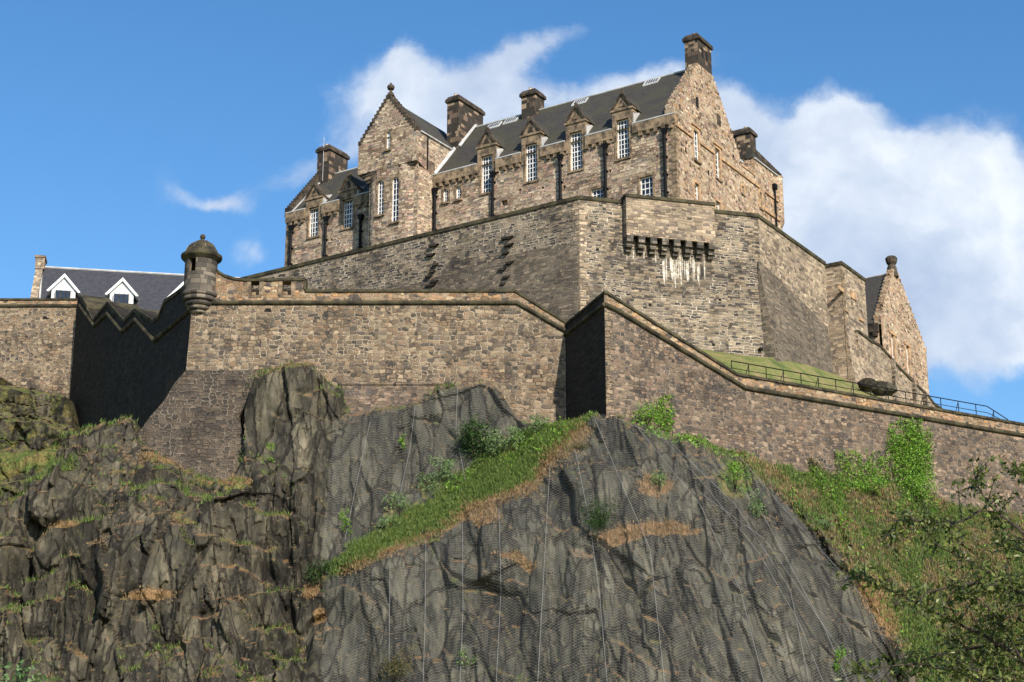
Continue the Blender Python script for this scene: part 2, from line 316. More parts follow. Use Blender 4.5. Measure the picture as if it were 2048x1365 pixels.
M['leaf_dark'] = leafm('dark_bush_leaves', (.018, .05, .012), (.06, .11, .025))
M['leaf_pale'] = leafm('pale_shrub_leaves', (.10, .19, .06), (.22, .30, .12))
M['leaf_olive'] = leafm('olive_bush_leaves', (.06, .075, .025), (.15, .12, .05))
M['leaf_tree'] = leafm('cherry_tree_leaves', (.035, .07, .015), (.19, .21, .055), .4, .3)
M['blade'] = leafm('grass_blades', (.05, .105, .02), (.18, .23, .055))
M['blade_dry'] = leafm('dry_grass_blades', (.17, .11, .05), (.36, .25, .12))
M['bark'] = plain('tree_bark', (.07, .055, .04), .9, .4, 6.0, bumpd=.01)

# ------------------------------------------------------------------ mesh helpers
def tag(o, label=None, cat=None, group=None, kind=None):
    if label: o['label'] = label
    if cat: o['category'] = cat
    if group: o['group'] = group
    if kind: o['kind'] = kind
    return o
def empty(name, loc, label, cat, group=None):
    o = bpy.data.objects.new(name, None); col.objects.link(o); o.location = loc; o.empty_display_size = .5
    WL[o.name] = Vector(loc)
    return tag(o, label, cat, group)
WL = {}
class MB:
    def __init__(s): s.v = []; s.f = []; s.u = []
    def poly(s, pts, uv=None):
        i = len(s.v); s.v += [Vector(p) for p in pts]; s.f.append(tuple(range(i, i + len(pts)))); s.u.append(uv)
    def hexa(s, a, b):     # two matching quads
        s.poly(a); s.poly(b)
        for i in range(len(a)):
            j = (i + 1) % len(a); s.poly([a[i], a[j], b[j], b[i]])
    prism = hexa
    def tube(s, pts, r, n=8, r2=None):
        pts = [Vector(p) for p in pts]; rings = []; L = 0
        for i, p in enumerate(pts):
            t = (pts[min(i + 1, len(pts) - 1)] - pts[max(i - 1, 0)]).normalized()
            a = t.cross(Vector((0, 0, 1)));
            if a.length < .05: a = t.cross(Vector((1, 0, 0)))
            a.normalize(); b = t.cross(a)
            rr = r if r2 is None else r + (r2 - r) * i / (len(pts) - 1)
            rings.append([p + (a * math.cos(2 * math.pi * k / n) + b * math.sin(2 * math.pi * k / n)) * rr for k in range(n)])
        for i in range(len(rings) - 1):
            for k in range(n): s.poly([rings[i][k], rings[i][(k + 1) % n], rings[i + 1][(k + 1) % n], rings[i + 1][k]])
        s.poly(rings[0]); s.poly(rings[-1])
    def lathe(s, c, prof, n=28, ru=None):
        c = Vector(c)
        for (r0, z0), (r1, z1) in zip(prof[:-1], prof[1:]):
            R_ = ru or max(r0, r1)
            for k in range(n):
                a0, a1 = 2 * math.pi * k / n, 2 * math.pi * (k + 1) / n
                q = lambda r, a, z: Vector((c.x + r * math.cos(a), c.y + r * math.sin(a), z))
                uv = [(a0 * R_, z0), (a1 * R_, z0), (a1 * R_, z1), (a0 * R_, z1)]
                if abs(z0 - z1) < 1e-4: uv = None
                s.poly([q(r0, a0, z0), q(r0, a1, z0), q(r1, a1, z1), q(r1, a0, z1)], uv)
    def build(s, name, mat, parent=None, smooth=False, weld=False):
        me = bpy.data.meshes.new(name)
        off = Vector((0, 0, 0)); q = parent
        while q is not None: off += q.location; q = q.parent
        if parent is None and s.v and WL.get('_auto'): pass
        me.from_pydata([tuple(v - off) for v in s.v], [], s.f)
        uvl = me.uv_layers.new(name='UVMap'); k = 0
        buf = []
        for f, uv in zip(s.f, s.u):
            if uv is None:
                p = [s.v[i] for i in f]; n = Vector((0, 0, 0))
                for i in range(len(p)):
                    n += p[i].cross(p[(i + 1) % len(p)])
                if n.length > 1e-9: n.normalize()
                if abs(n.z) < .85:
                    h = Vector((-n.y, n.x, 0)).normalized()
                    if h.x < 0: h = -h
                    sl = 1 / max(.25, math.sqrt(max(0, 1 - n.z * n.z)))
                    uv = [(a.dot(h), a.z * sl) for a in p]
                else: uv = [(a.x, a.y) for a in p]
            for a in uv: buf += [a[0], a[1]]
        uvl.data.foreach_set('uv', buf)
        if weld or smooth:
            bm = bmesh.new(); bm.from_mesh(me); bmesh.ops.remove_doubles(bm, verts=bm.verts, dist=1e-4); bmesh.ops.recalc_face_normals(bm, faces=bm.faces); bm.to_mesh(me); bm.free()
        if smooth: me.shade_smooth()
        me.materials.append(mat)
        o = bpy.data.objects.new(name, me); col.objects.link(o)
        if parent is not None: o.parent = parent
        return o
class Frame:
    """vertical plane through o, s runs along the wall, d runs into it"""
    def __init__(f, o, ang, dside=1):
        f.o = Vector((o[0], o[1], 0)); a = R(ang); f.t = Vector((math.sin(a), math.cos(a), 0))
        f.n = Vector((f.t.y, -f.t.x, 0)) * dside
        if f.n.y < 0: f.n = -f.n
    def p(f, s, d, z): q = f.o + f.t * s + f.n * d; return Vector((q.x, q.y, z))
    def h(f, px, py, d=0):     # the point of the plane at depth d seen at a place of the photograph -> (s, z)
        o = f.o + f.n * d; r = ray(px, py); t = o.dot(f.n) / (r[0] * f.n.x + r[1] * f.n.y)
        return (Vector((r[0] * t, r[1] * t, 0)) - o).dot(f.t), r[2] * t + 1.7
    def slab(f, mb, pts, d0, d1): mb.prism([f.p(s, d0, z) for s, z in pts], [f.p(s, d1, z) for s, z in pts])
    def box(f, mb, s0, s1, d0, d1, z0, z1): f.slab(mb, [(s0, z0), (s1, z0), (s1, z1), (s0, z1)], d0, d1)
    def strip(f, mb, pts, hgt, d0, d1):
        pts = list(pts)
        for a, b in zip(pts[:-1], pts[1:]):
            f.slab(mb, [a, b, (b[0], b[1] - hgt), (a[0], a[1] - hgt)], d0, d1)
    def holed(f, mb, s0, s1, z0, z1, holes, d0, rec=.4, back=None):
        S = sorted({s0, s1, *[h[0] for h in holes], *[h[1] for h in holes]}); Z = sorted({z0, z1, *[h[2] for h in holes], *[h[3] for h in holes]})
        S = [x for x in S if s0 <= x <= s1]; Z = [x for x in Z if z0 <= x <= z1]
        for a, b in zip(S[:-1], S[1:]):
            for c, e in zip(Z[:-1], Z[1:]):
                m_, k_ = (a + b) / 2, (c + e) / 2
                if any(h[0] < m_ < h[1] and h[2] < k_ < h[3] for h in holes): continue
                mb.poly([f.p(a, d0, c), f.p(b, d0, c), f.p(b, d0, e), f.p(a, d0, e)])
        for h in holes:
            q = [(h[0], h[2]), (h[1], h[2]), (h[1], h[3]), (h[0], h[3])]
            for i in range(4):
                a, b = q[i], q[(i + 1) % 4]
                mb.poly([f.p(a[0], d0, a[1]), f.p(b[0], d0, b[1]), f.p(b[0], d0 + rec, b[1]), f.p(a[0], d0 + rec, a[1])])

def sash(fr, par, s0, s1, z0, z1, d, nx, nz, arched=False, name='window', sill=True, bright=False):
    """white sash window, recessed; a part with a pane, a sill"""
    if s0 > s1: s0, s1 = s1, s0
    mb = MB(); w = .11; dd = d + .22
    for (a, b, c, e) in ((s0, s0 + w, z0, z1), (s1 - w, s1, z0, z1), (s0 + w, s1 - w, z1 - w, z1), (s0 + w, s1 - w, z0, z0 + w)):
        fr.box(mb, a, b, dd, dd + .10, c, e)
    g = .032
    for i in range(1, nx):
        x = s0 + (s1 - s0) * i / nx; fr.box(mb, x - g, x + g, dd + .012, dd + .075, z0 + w, z1 - w)
    for i in range(1, nz):
        z = z0 + (z1 - z0) * i / nz; gg = g * 1.7 if i == nz // 2 else g
        fr.box(mb, s0 + w, s1 - w, dd + .02, dd + .07, z - gg, z + gg)
    wn = mb.build(name, M['white'], par)
    pm = MB(); pm.poly([fr.p(s0, dd + .06, z0), fr.p(s1, dd + .06, z0), fr.p(s1, dd + .06, z1), fr.p(s0, dd + .06, z1)]); pm.build('pane', M['glass'], wn)
    if sill:
        sm = MB(); fr.box(sm, s0 - .22, s1 + .22, d - .13, d + .235, z0 - .22, z0 - .003); sm.build('sill', M['ashlar'], wn)
    return wn
def pipe(fr, par, s, z0, z1, d=-.26, r=.165):
    mb = MB(); mb.tube([fr.p(s, d, z0), fr.p(s, d, z1)], r, 8)
    fr.slab(mb, [(s - .34, z1 + .5), (s + .34, z1 + .5), (s + .15, z1 - .1), (s - .15, z1 - .1)], d - .2, d + .24)
    z = z0 + 1.6
    while z < z1 - .3: fr.box(mb, s - .24, s + .24, d - .10, d + .25, z, z + .12); z += 1.9
    return mb.build('drainpipe', M['iron'], par)
def crowsteps(fr, par, pts, n, d0, d1, hgt=.45, mat=None, name='crow_steps'):
    """flight of stepped coping stones between two (s,z) ends"""
    (a, za), (b, zb) = pts; mb = MB()
    for i in range(n):
        s0 = a + (b - a) * i / n; s1 = a + (b - a) * (i + 1) / n; z = za + (zb - za) * (i + 1) / n
        if zb < za: z = za + (zb - za) * i / n
        fr.box(mb, min(s0, s1) - .02, max(s0, s1) + .02, d0, d1, z - hgt - abs(zb - za) / n, z + .02 * random.random())
    return mb.build(name, mat or M['crow'], par)
def stack(fr, par, s0, s1, d0, d1, z0, z1, pots=3, along='d', mat=None, name='chimney'):
    mb = MB(); fr.box(mb, s0, s1, d0, d1, z0, z1 - .75)
    c = mb.build(name, mat or M['chimney'], par)
    k = MB(); e = .18
    fr.box(k, s0 - e, s1 + e, d0 - e, d1 + e, z1 - .75, z1 - .42)
    a = [fr.p(s0 - e, d0 - e, z1 - .42), fr.p(s1 + e, d0 - e, z1 - .42), fr.p(s1 + e, d1 + e, z1 - .42), fr.p(s0 - e, d1 + e, z1 - .42)]
    b = [fr.p(s0 + .1, d0 + .1, z1), fr.p(s1 - .1, d0 + .1, z1), fr.p(s1 - .1, d1 - .1, z1), fr.p(s0 + .1, d1 - .1, z1)]
    k.prism(a, b); k.build('cap', M['crow'], c)
    for i in range(pots):
        f_ = (i + .5) / pots
        q = fr.p((s0 + s1) / 2, d0 + (d1 - d0) * f_, z1) if along == 'd' else fr.p(s0 + (s1 - s0) * f_, (d0 + d1) / 2, z1)
        pm = MB(); pm.lathe(q, [(.20, z1 - .05), (.17, z1 + .28), (.21, z1 + .34), (.14, z1 + .36), (.0, z1 + .36)], 12); pm.build('pot', M['clay'], c)
    return c

# ================================================================== THE GREAT GABLED RANGE
AF, AG = -57.2, 32.8
C0 = P(1350, 240, 160)
FA, FG = Frame(C0, AF), Frame(C0, AG)
ZB = 55.0                                   # foot of the walls, behind the bastion
castle = empty('castle_building', (C0.x - 12, C0.y + 12, ZB), 'tall gabled pink and tan stone range with crow steps atop the rock', 'castle')
EZ, RZ, RD = 75.45, 83.9, 7.15              # eaves, ridge, half depth
DORM = [(5.95, 72.25, 76.5), (11.47, 72.2, 76.45), (16.92, 72.2, 76.4), (22.5, 72.15, 76.4)]
dh = [(c - .72, c + .72, z0, EZ + .001) for c, z0, z1 in DORM]
L1 = (2.69, 4.16, 67.2, 69.65); L2 = (8.38, 9.74, 67.3, 69.6); a1 = (27.55, 28.15, 72.2, 73.7); a2 = (25.85, 26.47, 72.2, 73.65)
ch_ = [(15.4, 15.7, 71.0, 71.25), (18.2, 18.5, 71.4, 71.65), (12.8, 13.1, 70.5, 70.8), (2.0, 2.25, 71.4, 71.65), (7.4, 7.65, 71.0, 71.3), (19.9, 20.7, 70.2, 70.8), (7.2, 7.5, 68.0, 68.25)]
mb = MB(); FA.holed(mb, 0, 30.2, ZB, EZ, dh + [L1, L2, a1, a2] + ch_, 0, .38)
# end wall with its windows, all in one shell with the gable above
GW = []
for (x0, x1, ya, yb) in ((1387.5, 1397, 321, 261), (1431, 1440, 357, 299), (1390, 1398.5, 402, 368), (1432, 1441, 432, 404), (1484, 1488, 388, 373), (1520, 1523.5, 417, 386)):
    xm = (x0 + x1) / 2; z0 = FG.h(xm, ya)[1]; z1 = FG.h(xm, yb)[1]; s0 = FG.h(x0, (ya + yb) / 2)[0]; s1 = FG.h(x1, (ya + yb) / 2)[0]
    GW.append((s0, s1, z0, z1))
HI = [h for h in GW]
bay = (15.3, 18.3, 75.2, 76.6)
mb2 = MB(); FG.holed(mb2, 0, 25.3, ZB, EZ, [h if h[3] < EZ else (h[0], h[1], h[2], EZ) for h in HI] , 0, .4)
k1 = HI[0] if HI[0][3] > EZ else None
mb.v += []
wall = mb.build('wall', M['main'], castle)
# gable triangle, stepped on its far side, rising to the chimney
g = [(0, EZ), (14.6, EZ)]
right = [(14.9, EZ + .9)]
nst = 15; x0, z0, x1, z1 = 14.6, EZ + 1.2, 8.9, RZ - .4
for i in range(nst):
    xa = x0 + (x1 - x0) * i / nst; xb = x0 + (x1 - x0) * (i + 1) / nst; zz = z0 + (z1 - z0) * (i + 1) / nst
    right += [(xa, zz), (xb, zz)]
left = [(5.75, RZ - .4)]
x0, z0, x1, z1 = 5.75, RZ - .4, -.25, EZ + .8
for i in range(nst):
    xa = x0 + (x1 - x0) * i / nst; xb = x0 + (x1 - x0) * (i + 1) / nst; zz = z0 + (z1 - z0) * (i + 1) / nst
    left += [(xa, zz + (z0 - z1) / nst), (xb, zz + (z0 - z1) / nst), (xb, zz)][:2]
FG.slab(mb2, [(-.25, EZ)] + [(14.9, EZ)] + right[0:] + left + [(-.25, EZ + .8)], 0.0, 1.0)
gable = mb2.build('gable_wall', M['gable'], castle)
# attic slits, blocked window and the two tall windows that reach above the string course
for n_, (x, y, w_, h_) in enumerate([(1394, 205, .22, .9), (1437, 240, .55, 1.0), (1378, 268, .25, .6), (1371, 299, .2, .4), (1417, 346, .2, .5), (1362, 300, .2, .3), (1372, 285, .2, .3), (1466, 312, .3, .3)]):
    s_, z_ = FG.h(x, y); m_ = MB(); FG.box(m_, s_ - w_ / 2 - .16, s_ + w_ / 2 + .16, -.05, .02, z_ - h_ / 2 - .12, z_ + h_ / 2 + .12) if n_ < 2 else None
    FG.box(m_, s_ - w_ / 2, s_ + w_ / 2, -.06, .02, z_ - h_ / 2, z_ + h_ / 2); m_.build('slit', M['hollow'] if n_ != 1 else M['crow'], castle)
# body behind the walls
mb = MB()
FA.box(mb, .02, 30, .38, .5, ZB, EZ - .1); FG.box(mb, .5, 14.2, .42, .5, ZB, EZ + .3)
FG.box(mb, 14.2, 25.3, 1.2, 1.3, ZB, 77.2); FG.box(mb, 25.0, 25.3, .02, 14, ZB, 77.6)
FA.box(mb, 0.5, 50, 14.2, 14.5, ZB, EZ); mb.build('back_wall', M['main'], castle)
# quoins
mb = MB(); z = 56.0; i = 0
while z < EZ - .9:
    w_ = .75 if i % 2 else .45
    mb.prism([FA.p(-.035, -.035, z), FA.p(w_, -.035, z), FA.p(w_, .02, z), FA.p(-.035, .02, z)], [FA.p(-.035, -.035, z + .42), FA.p(w_, -.035, z + .42), FA.p(w_, .02, z + .42), FA.p(-.035, .02, z + .42)])
    w2_ = 1.2 - w_
    FG.box(mb, .02, w2_, -.036, .02, z + .01, z + .43)
    z += .47; i += 1
mb.build('quoins', M['ashlar'], castle)
# string course of the end wall
mb = MB(); cuts = [(0, HI[0][0] - .3), (HI[0][1] + .3, HI[1][0] - .3), (HI[1][1] + .3, 19.6), (20.9, 25.4)]
for a, b in cuts: FG.box(mb, a, b, -.14, .02, 74.35, 74.62)
FG.box(mb, 20.5, 25.45, -.16, .02, 72.1, 72.5)
mb.build('string_course', M['ashlar_warm'], castle)
for j, h in enumerate(HI):
    m_ = MB(); e = .24
    for (a, b, c, d_) in ((h[0] - e, h[0], h[2], h[3]), (h[1], h[1] + e + .1, h[2], h[3]), (h[0] - e, h[1] + e, h[3], h[3] + .3)):
        FG.box(m_, a, b, -.04, .02, c, d_)
    if j < 2: FG.box(m_, h[0] - .4, h[1] + .5, -.16, .02, h[3] + .3, h[3] + .45)
    sur = m_.build('window_surround', M['ashlar_warm'], castle)
    if h[3] > EZ:     # opening above the eaves line: dark recess panel in the gable
        pass
    sash(FG, castle, h[0], h[1], h[2], h[3], -.10 if h[3] > EZ else 0, 2 if j < 4 else 1, 6 if h[3] - h[2] > 3 else (4 if j < 4 else 2))
# upper range to the right of the gable
mb = MB()
FG.box(mb, 14.9, 18.6, .9, 1.2, EZ, 76.6); FG.box(mb, 18.6, 25.3, .0, 1.2, EZ, 77.6)
FG.box(mb, 14.9, 18.6, .0, .9, EZ, EZ + .02 + .0)
mb.build('side_range_wall', M['gable'], castle)
mb = MB(); FG.box(mb, 18.5, 25.6, -.16, -.003, 77.5, 77.62); mb.build('gutter', M['lead'], castle)
crowsteps(FG, castle, [(18.6, 78.9), (25.9, 78.25)], 13, .05, .7, .5)
mb = MB(); FG.slab(mb, [(18.5, 77.62), (25.6, 77.62), (25.6, 78.2), (18.5, 78.9)], .1, .9); mb.build('side_roof', M['slate'], castle)
m_ = MB(); FG.box(m_, 15.9, 16.9, .80, .895, 75.5, 76.5); b_ = m_.build('hatch', M['hollow'], castle)
m_ = MB(); FG.slab(m_, [(15.7, 76.5), (17.1, 76.5), (17.0, 76.75), (15.8, 76.75)], .55, .9); m_.build('hatch_hood', M['lead'], b_)
mb = MB(); FG.box(mb, 15.2, 18.6, -.08, .9, EZ + .02, EZ + .30); mb.build('ledge', M['ashlar_warm'], castle)
# corner bartizan of the side range
q = FG.p(25.0, .4, 0); mb = MB(); mb.lathe((q.x, q.y, 0), [(.1, 71.0), (.45, 71.5), (.75, 72.2), (.78, 77.5), (.85, 77.6), (0, 77.7)], 20); mb.build('corner_turret', M['gable'], castle)
mb = MB(); s_ = FG.h(1547.5, 400)[0]; mb.tube([FG.p(s_, -.2, 66), FG.p(s_, -.2, 75.6)], .11, 8); FG.box(mb, s_ - .3, s_ + .3, -.4, -.01, 75.5, 76.1); mb.build('drainpipe', M['iron'], castle)
# roofs
def rooff(fr, par, s0, s1, d0, d1, z0, z1, th=.18, mat=None):
    m_ = MB(); a, b = [fr.p(s0, d0, z0), fr.p(s1, d0, z0), fr.p(s1, d1, z1), fr.p(s0, d1, z1)], None
    b = [Vector(v) - Vector((0, 0, th)) for v in a]
    L = math.hypot(d1 - d0, z1 - z0)
    m_.poly(a, [(s0, 0), (s1, 0), (s1, L), (s0, L)]); m_.poly(b)
    for i in range(4): m_.poly([a[i], a[(i + 1) % 4], b[(i + 1) % 4], b[i]])
    return m_.build('roof', mat or M['slate'], par)
roof = rooff(FA, castle, .9, 31.0, .66, RD, EZ + .18 + .78 * (RZ - EZ - .18) / (RD + .12), RZ)
for a_, b_ in zip([.9] + [c + 1.19 for c, _, _ in DORM], [c - 1.19 for c, _, _ in DORM] + [31.0]):
    m_ = MB(); q_ = [FA.p(a_, -.12, EZ + .18), FA.p(b_, -.12, EZ + .18), FA.p(b_, .66, EZ + .18 + .78 * (RZ - EZ - .18) / (RD + .12)), FA.p(a_, .66, EZ + .18 + .78 * (RZ - EZ - .18) / (RD + .12))]
    m_.prism(q_, [v - Vector((0, 0, .17)) for v in q_]); m_.build('eaves', M['slate'], roof)
rooff(FA, castle, .9, 31.0, 2 * RD, RD + .003, EZ + .18, RZ - .003)
mb = MB(); mb.tube([FA.p(1.0, RD, RZ + .04), FA.p(31, RD, RZ + .04)], .12, 8); mb.build('ridge_lead', M['lead'], roof)
def gutter(fr, par, s0, s1, z=EZ + .2, d=-.2): m_ = MB(); fr.box(m_, s0, s1, d - .1, d + .08, z - .07, z + .06); return m_.build('gutter', M['lead'], par)
def corbels(fr, par, s0, s1, z=74.55, d=0, step=.86):
    m_ = MB(); fr.box(m_, s0, s1, d - .27, d - .003, z, EZ + .12)
    s = s0 + .2
    while s < s1 - .3: fr.box(m_, s, s + .40, d - .24, d - .003, z - .42, z - .003); s += step
    return m_.build('corbel_table', M['ashlar'], par)
edges = [0.0] + [v for c, _, _ in DORM for v in (c - 1.2, c + 1.2)] + [29.5]
for a, b in zip(edges[::2], edges[1::2]): corbels(FA, castle, a, b); gutter(FA, castle, a + .05, b - .02)
def dormer(fr, par, c, z0, z1, wz, ez=EZ, slope=(RZ - EZ) / RD, nz=8, d=0, top=None):
    """wall-head dormer: masonry front, triangular pediment, slated roof running back, sash window"""
    dz = top or z1 + .95
    m_ = MB(); w = 1.18
    fr.box(m_, c - w, c - .725, d - .10, d + .55, 74.2, dz); fr.box(m_, c + .725, c + w, d - .10, d + .55, 74.2, dz)
    fr.box(m_, c - .725, c + .725, d - .10, d + .55, z1, dz)
    fr.box(m_, c - .98, c - .725, d - .05, d - .003, z0 - .1, 74.2); fr.box(m_, c + .725, c + .98, d - .05, d - .003, z0 - .1, 74.2)
    dk = (dz - ez) / slope
    for sgn in (-1, 1):     # cheeks
        x = c + sgn * (w - .12)
        a = [fr.p(x, d + .5, ez - .3), fr.p(x, d + .5, dz), fr.p(x, d + dk + .3, dz)]; b = [fr.p(x + sgn * .12, d + .5, ez - .3), fr.p(x + sgn * .12, d + .5, dz), fr.p(x + sgn * .12, d + dk + .3, dz)]
        m_.prism(a, b)
    dm = m_.build('dormer', M['ashlar'], par)
    pz = dz + 1.95; k = MB()
    fr.box(k, c - w - .14, c + w + .14, d - .22, d + .5, dz, dz + .2)
    fr.slab(k, [(c - w - .05, dz + .2), (c + w + .05, dz + .2), (c, pz - .1)], d - .06, d + .45)
    k.build('pediment', M['ashlar'], dm)
    k = MB()
    for sgn in (-1, 1):     # raking mouldings
        fr.slab(k, [(c + sgn * (w + .22), dz + .2), (c + sgn * (w - .05), dz + .2), (c, pz - .18), (c, pz + .12)], d - .22, d + .5)
    fr.box(k, c - .12, c + .12, d - .14, d + .3, pz, pz + .35)
    k.build('pediment_moulding', M['crow'], dm)
    k = MB(); fr.slab(k, [(c - .35, dz + .45), (c + .35, dz + .45), (c + .2, dz + .95), (c, dz + 1.25), (c - .2, dz + .95)], d - .13, d - .063); k.build('carved_panel', M['chimney'], dm)
    k = MB(); back = (pz - ez) / slope + .3
    for sgn in (-1, 1):
        bz = (dz - .1 - ez) / slope + .2
        a = [fr.p(c + sgn * (w + .2), d + .45, dz + .02), fr.p(c, d + .45, pz), fr.p(c, d + back, pz), fr.p(c + sgn * (w + .2), d + bz, dz + .02)]
        k.prism(a, [v + Vector((0, 0, .1)) for v in a])
    k.build('dormer_roof', M['slate'], dm)
    k = MB()   # white lead flashing at the foot of the right cheek
    x = c - w - .03
    fr.slab(k, [(x - .16, ez + .2), (x, ez + .2), (x, ez + 1.5), (x - .05, ez + 1.5)], d - .02, d + .4)
    k.prism([fr.p(x - .02, d + .4, ez + .35), fr.p(x - .02, d + .4, ez + 1.6), fr.p(x - .02, d + 1.6, ez + 2.1)], [fr.p(x - .05, d + .4, ez + .35), fr.p(x - .05, d + .4, ez + 1.6), fr.p(x - .05, d + 1.6, ez + 2.1)])
    k.build('flashing', M['lead'], dm)
    sash(fr, dm, c - .72, c + .72, z0, z1, d, 4, nz)
    return dm
for c, z0, z1 in DORM: dormer(FA, castle, c, z0, z1, 0)
for h, nz in ((L1, 4), (L2, 4)):
    sash(FA, castle, *h, 0, 3, nz, sill=False); m_ = MB()
    FA.box(m_, h[0] - .25, h[1] + .25, -.04, .0, h[3], h[3] + .3); FA.box(m_, h[0] - .25, h[0], -.04, 0, h[2], h[3]); FA.box(m_, h[1], h[1] + .25, -.04, 0, h[2], h[3]); m_.build('window_surround', M['ashlar'], castle)
def archtop(fr, par, s0, s1, z1, d, e=.25, rise=None, mat=None):
    """round-headed surround: fills the square corners of the opening"""
    r = (s1 - s0) / 2; c = (s0 + s1) / 2; rz = rise or r; m_ = MB(); n = 8
    for sg in (-1, 1):
        pts = [(c + sg * r, z1 - rz), (c + sg * r, z1)] + [(c + sg * r * math.sin(t_ * math.pi / 2 / n), z1 - rz + rz * math.cos(t_ * math.pi / 2 / n)) for t_ in range(0, n)]
        for i in range(2, len(pts) - 1):
            pass
        fan = [(c + sg * r, z1)] ; arc = [(c + sg * r * math.sin(t_ * math.pi / 2 / n), z1 - rz + rz * math.cos(t_ * math.pi / 2 / n)) for t_ in range(0, n + 1)]
        for i in range(n): fr.slab(m_, [fan[0], arc[i], arc[i + 1]], d - .02, d + .22)
    fr.box(m_, s0 - e, s0, d - .03, d, z1 - (2.4 if r > .35 else 1.7), z1); fr.box(m_, s1, s1 + e, d - .03, d, z1 - (2.4 if r > .35 else 1.7), z1)
    fr.box(m_, s0 - e, s1 + e, d - .03, d, z1, z1 + .3)
    return m_.build('window_surround', mat or M['ashlar'], par)
for h in (a1, a2): sash(FA, castle, *h, -.08, 2, 4); archtop(FA, castle, h[0], h[1], h[3], 0)
for px in (988, 1123, 1213.5, 1333.5): s_ = FA.h(px, 370)[0]; pipe(FA, castle, s_, 60, 73.7)
pipe(FA, castle, 29.1, 60, 73.5, r=.17)
# roof lights
for (px, py) in ((988, 253), (1022, 242), (1160, 205), (1303, 165)):
    sl = (RZ - EZ - .18) / (RD + .12); best = None
    for k_ in range(60):
        d_ = k_ * RD / 60; s_, z_ = FA.h(px, py, d_); e_ = abs(z_ - (EZ + .18 + (d_ + .12) * sl))
        if best is None or e_ < best[0]: best = (e_, s_, d_)
    _, s_, d_ = best; m_ = MB(); f = lambda s, d, o: FA.p(s, d, EZ + .18 + (d + .12) * sl + o)
    m_.prism([f(s_ - .9, d_ - .35, .02), f(s_ + .9, d_ - .35, .02), f(s_ + .9, d_ + .35, .02), f(s_ - .9, d_ + .35, .02)], [f(s_ - .9, d_ - .35, .16), f(s_ + .9, d_ - .35, .16), f(s_ + .9, d_ + .35, .16), f(s_ - .9, d_ + .35, .16)])
    rl = m_.build('roof_light', M['lead'], roof); m_ = MB()
    for k_ in range(5): x = s_ - .7 + k_ * .3; m_.prism([f(x, d_ - .25, .165), f(x + .16, d_ - .25, .165), f(x + .16, d_ + .25, .165), f(x, d_ + .25, .165)], [f(x, d_ - .25, .18), f(x + .16, d_ - .25, .18), f(x + .16, d_ + .25, .18), f(x, d_ + .25, .18)])
    m_.build('pane', M['glass'], rl)
# chimneys of the main range: gable head, ridge, and the long stack behind the tower
stack(FG, castle, 5.75, 8.85, 0.002, 1.55, RZ - .9, 87.2, 2, along='s')
m_ = MB()
for s_ in (6.5, 7.5): FG.box(m_, s_, s_ + .45, -.01, .03, 84.6, 85.8)
m_.build('smoke_slot', M['hollow'], castle)
stack(FA, castle, 20.3, 22.1, 6.2, 8.1, RZ - 1.6, 86.3, 2)
st = stack(FA, castle, 29.0, 30.6, 4.0, 8.9, 79.2, 86.9, 5)
stack(FG, castle, 19.7, 21.2, .9, 4.2, 76, 82.0, 2)
mb = MB(); FG.slab(mb, [(14.5, 76), (25.5, 76.0), (25.3, 77.4), (14.5, 77.4)], 1.3, 9); mb.build('side_roof_body', M['slate'], castle)

# ---- tower with the round-cornered shaft
TD, TL, TR, TE, TA = -3.2, 37.4, 29.45, 79.95, 85.0
tower = []
def planprof(ex=0.0):
    pts = [(29.45 - ex, 0.2)]
    for k_ in range(9):
        a = k_ / 8 * math.pi / 2; pts.append((31.3 - (1.85 + ex) * math.cos(a), -1.3 - (1.85 + ex) * math.sin(a)))
    for k_ in range(7):
        a = k_ / 6 * math.pi / 2; pts.append((35.0 + (1.2 + ex) * math.sin(a), -1.95 - (1.2 + ex) * math.cos(a)))
    pts.append((36.2 + ex, .2)); return pts
mb = MB(); pp = planprof(); arc = 0
TW = [(FA.h(767, 400, -3.15)[0], FA.h(755, 400, -3.15)[0], FA.h(761, 430, -3.15)[1], FA.h(761, 362, -3.15)[1]), (FA.h(797, 400, -3.15)[0], FA.h(783.5, 400, -3.15)[0], FA.h(790, 444, -3.15)[1], FA.h(790, 355, -3.15)[1])]
for (a, b) in zip(pp[:-1], pp[1:]):
    L = math.hypot(b[0] - a[0], b[1] - a[1])
    if abs(a[1] - b[1]) < .01 and abs(a[0] - b[0]) > 2:      # the flat face takes the two tall windows
        FA.holed(mb, min(a[0], b[0]), max(a[0], b[0]), ZB, 77.2, TW, a[1], .4)
    else: mb.poly([FA.p(a[0], a[1], ZB), FA.p(b[0], b[1], ZB), FA.p(b[0], b[1], 77.2), FA.p(a[0], a[1], 77.2)], [(arc, ZB), (arc + L, ZB), (arc + L, 77.2), (arc, 77.2)])
    arc += L
FA.box(mb, 29.6, 36.1, -2.7, -2.6, ZB, 77)
shaft = mb.build('tower_shaft', M['main'], castle)
for h in TW: sash(FA, shaft, h[0], h[1], h[2], h[3], -3.23, 2, 8); archtop(FA, shaft, h[0], h[1], h[3], -3.15)
mb = MB(); s_, z_ = FA.h(827, 455, -3.1); FA.box(mb, 31.2, 31.6, -3.0, -2.95, z_ - .2, z_ + .2)
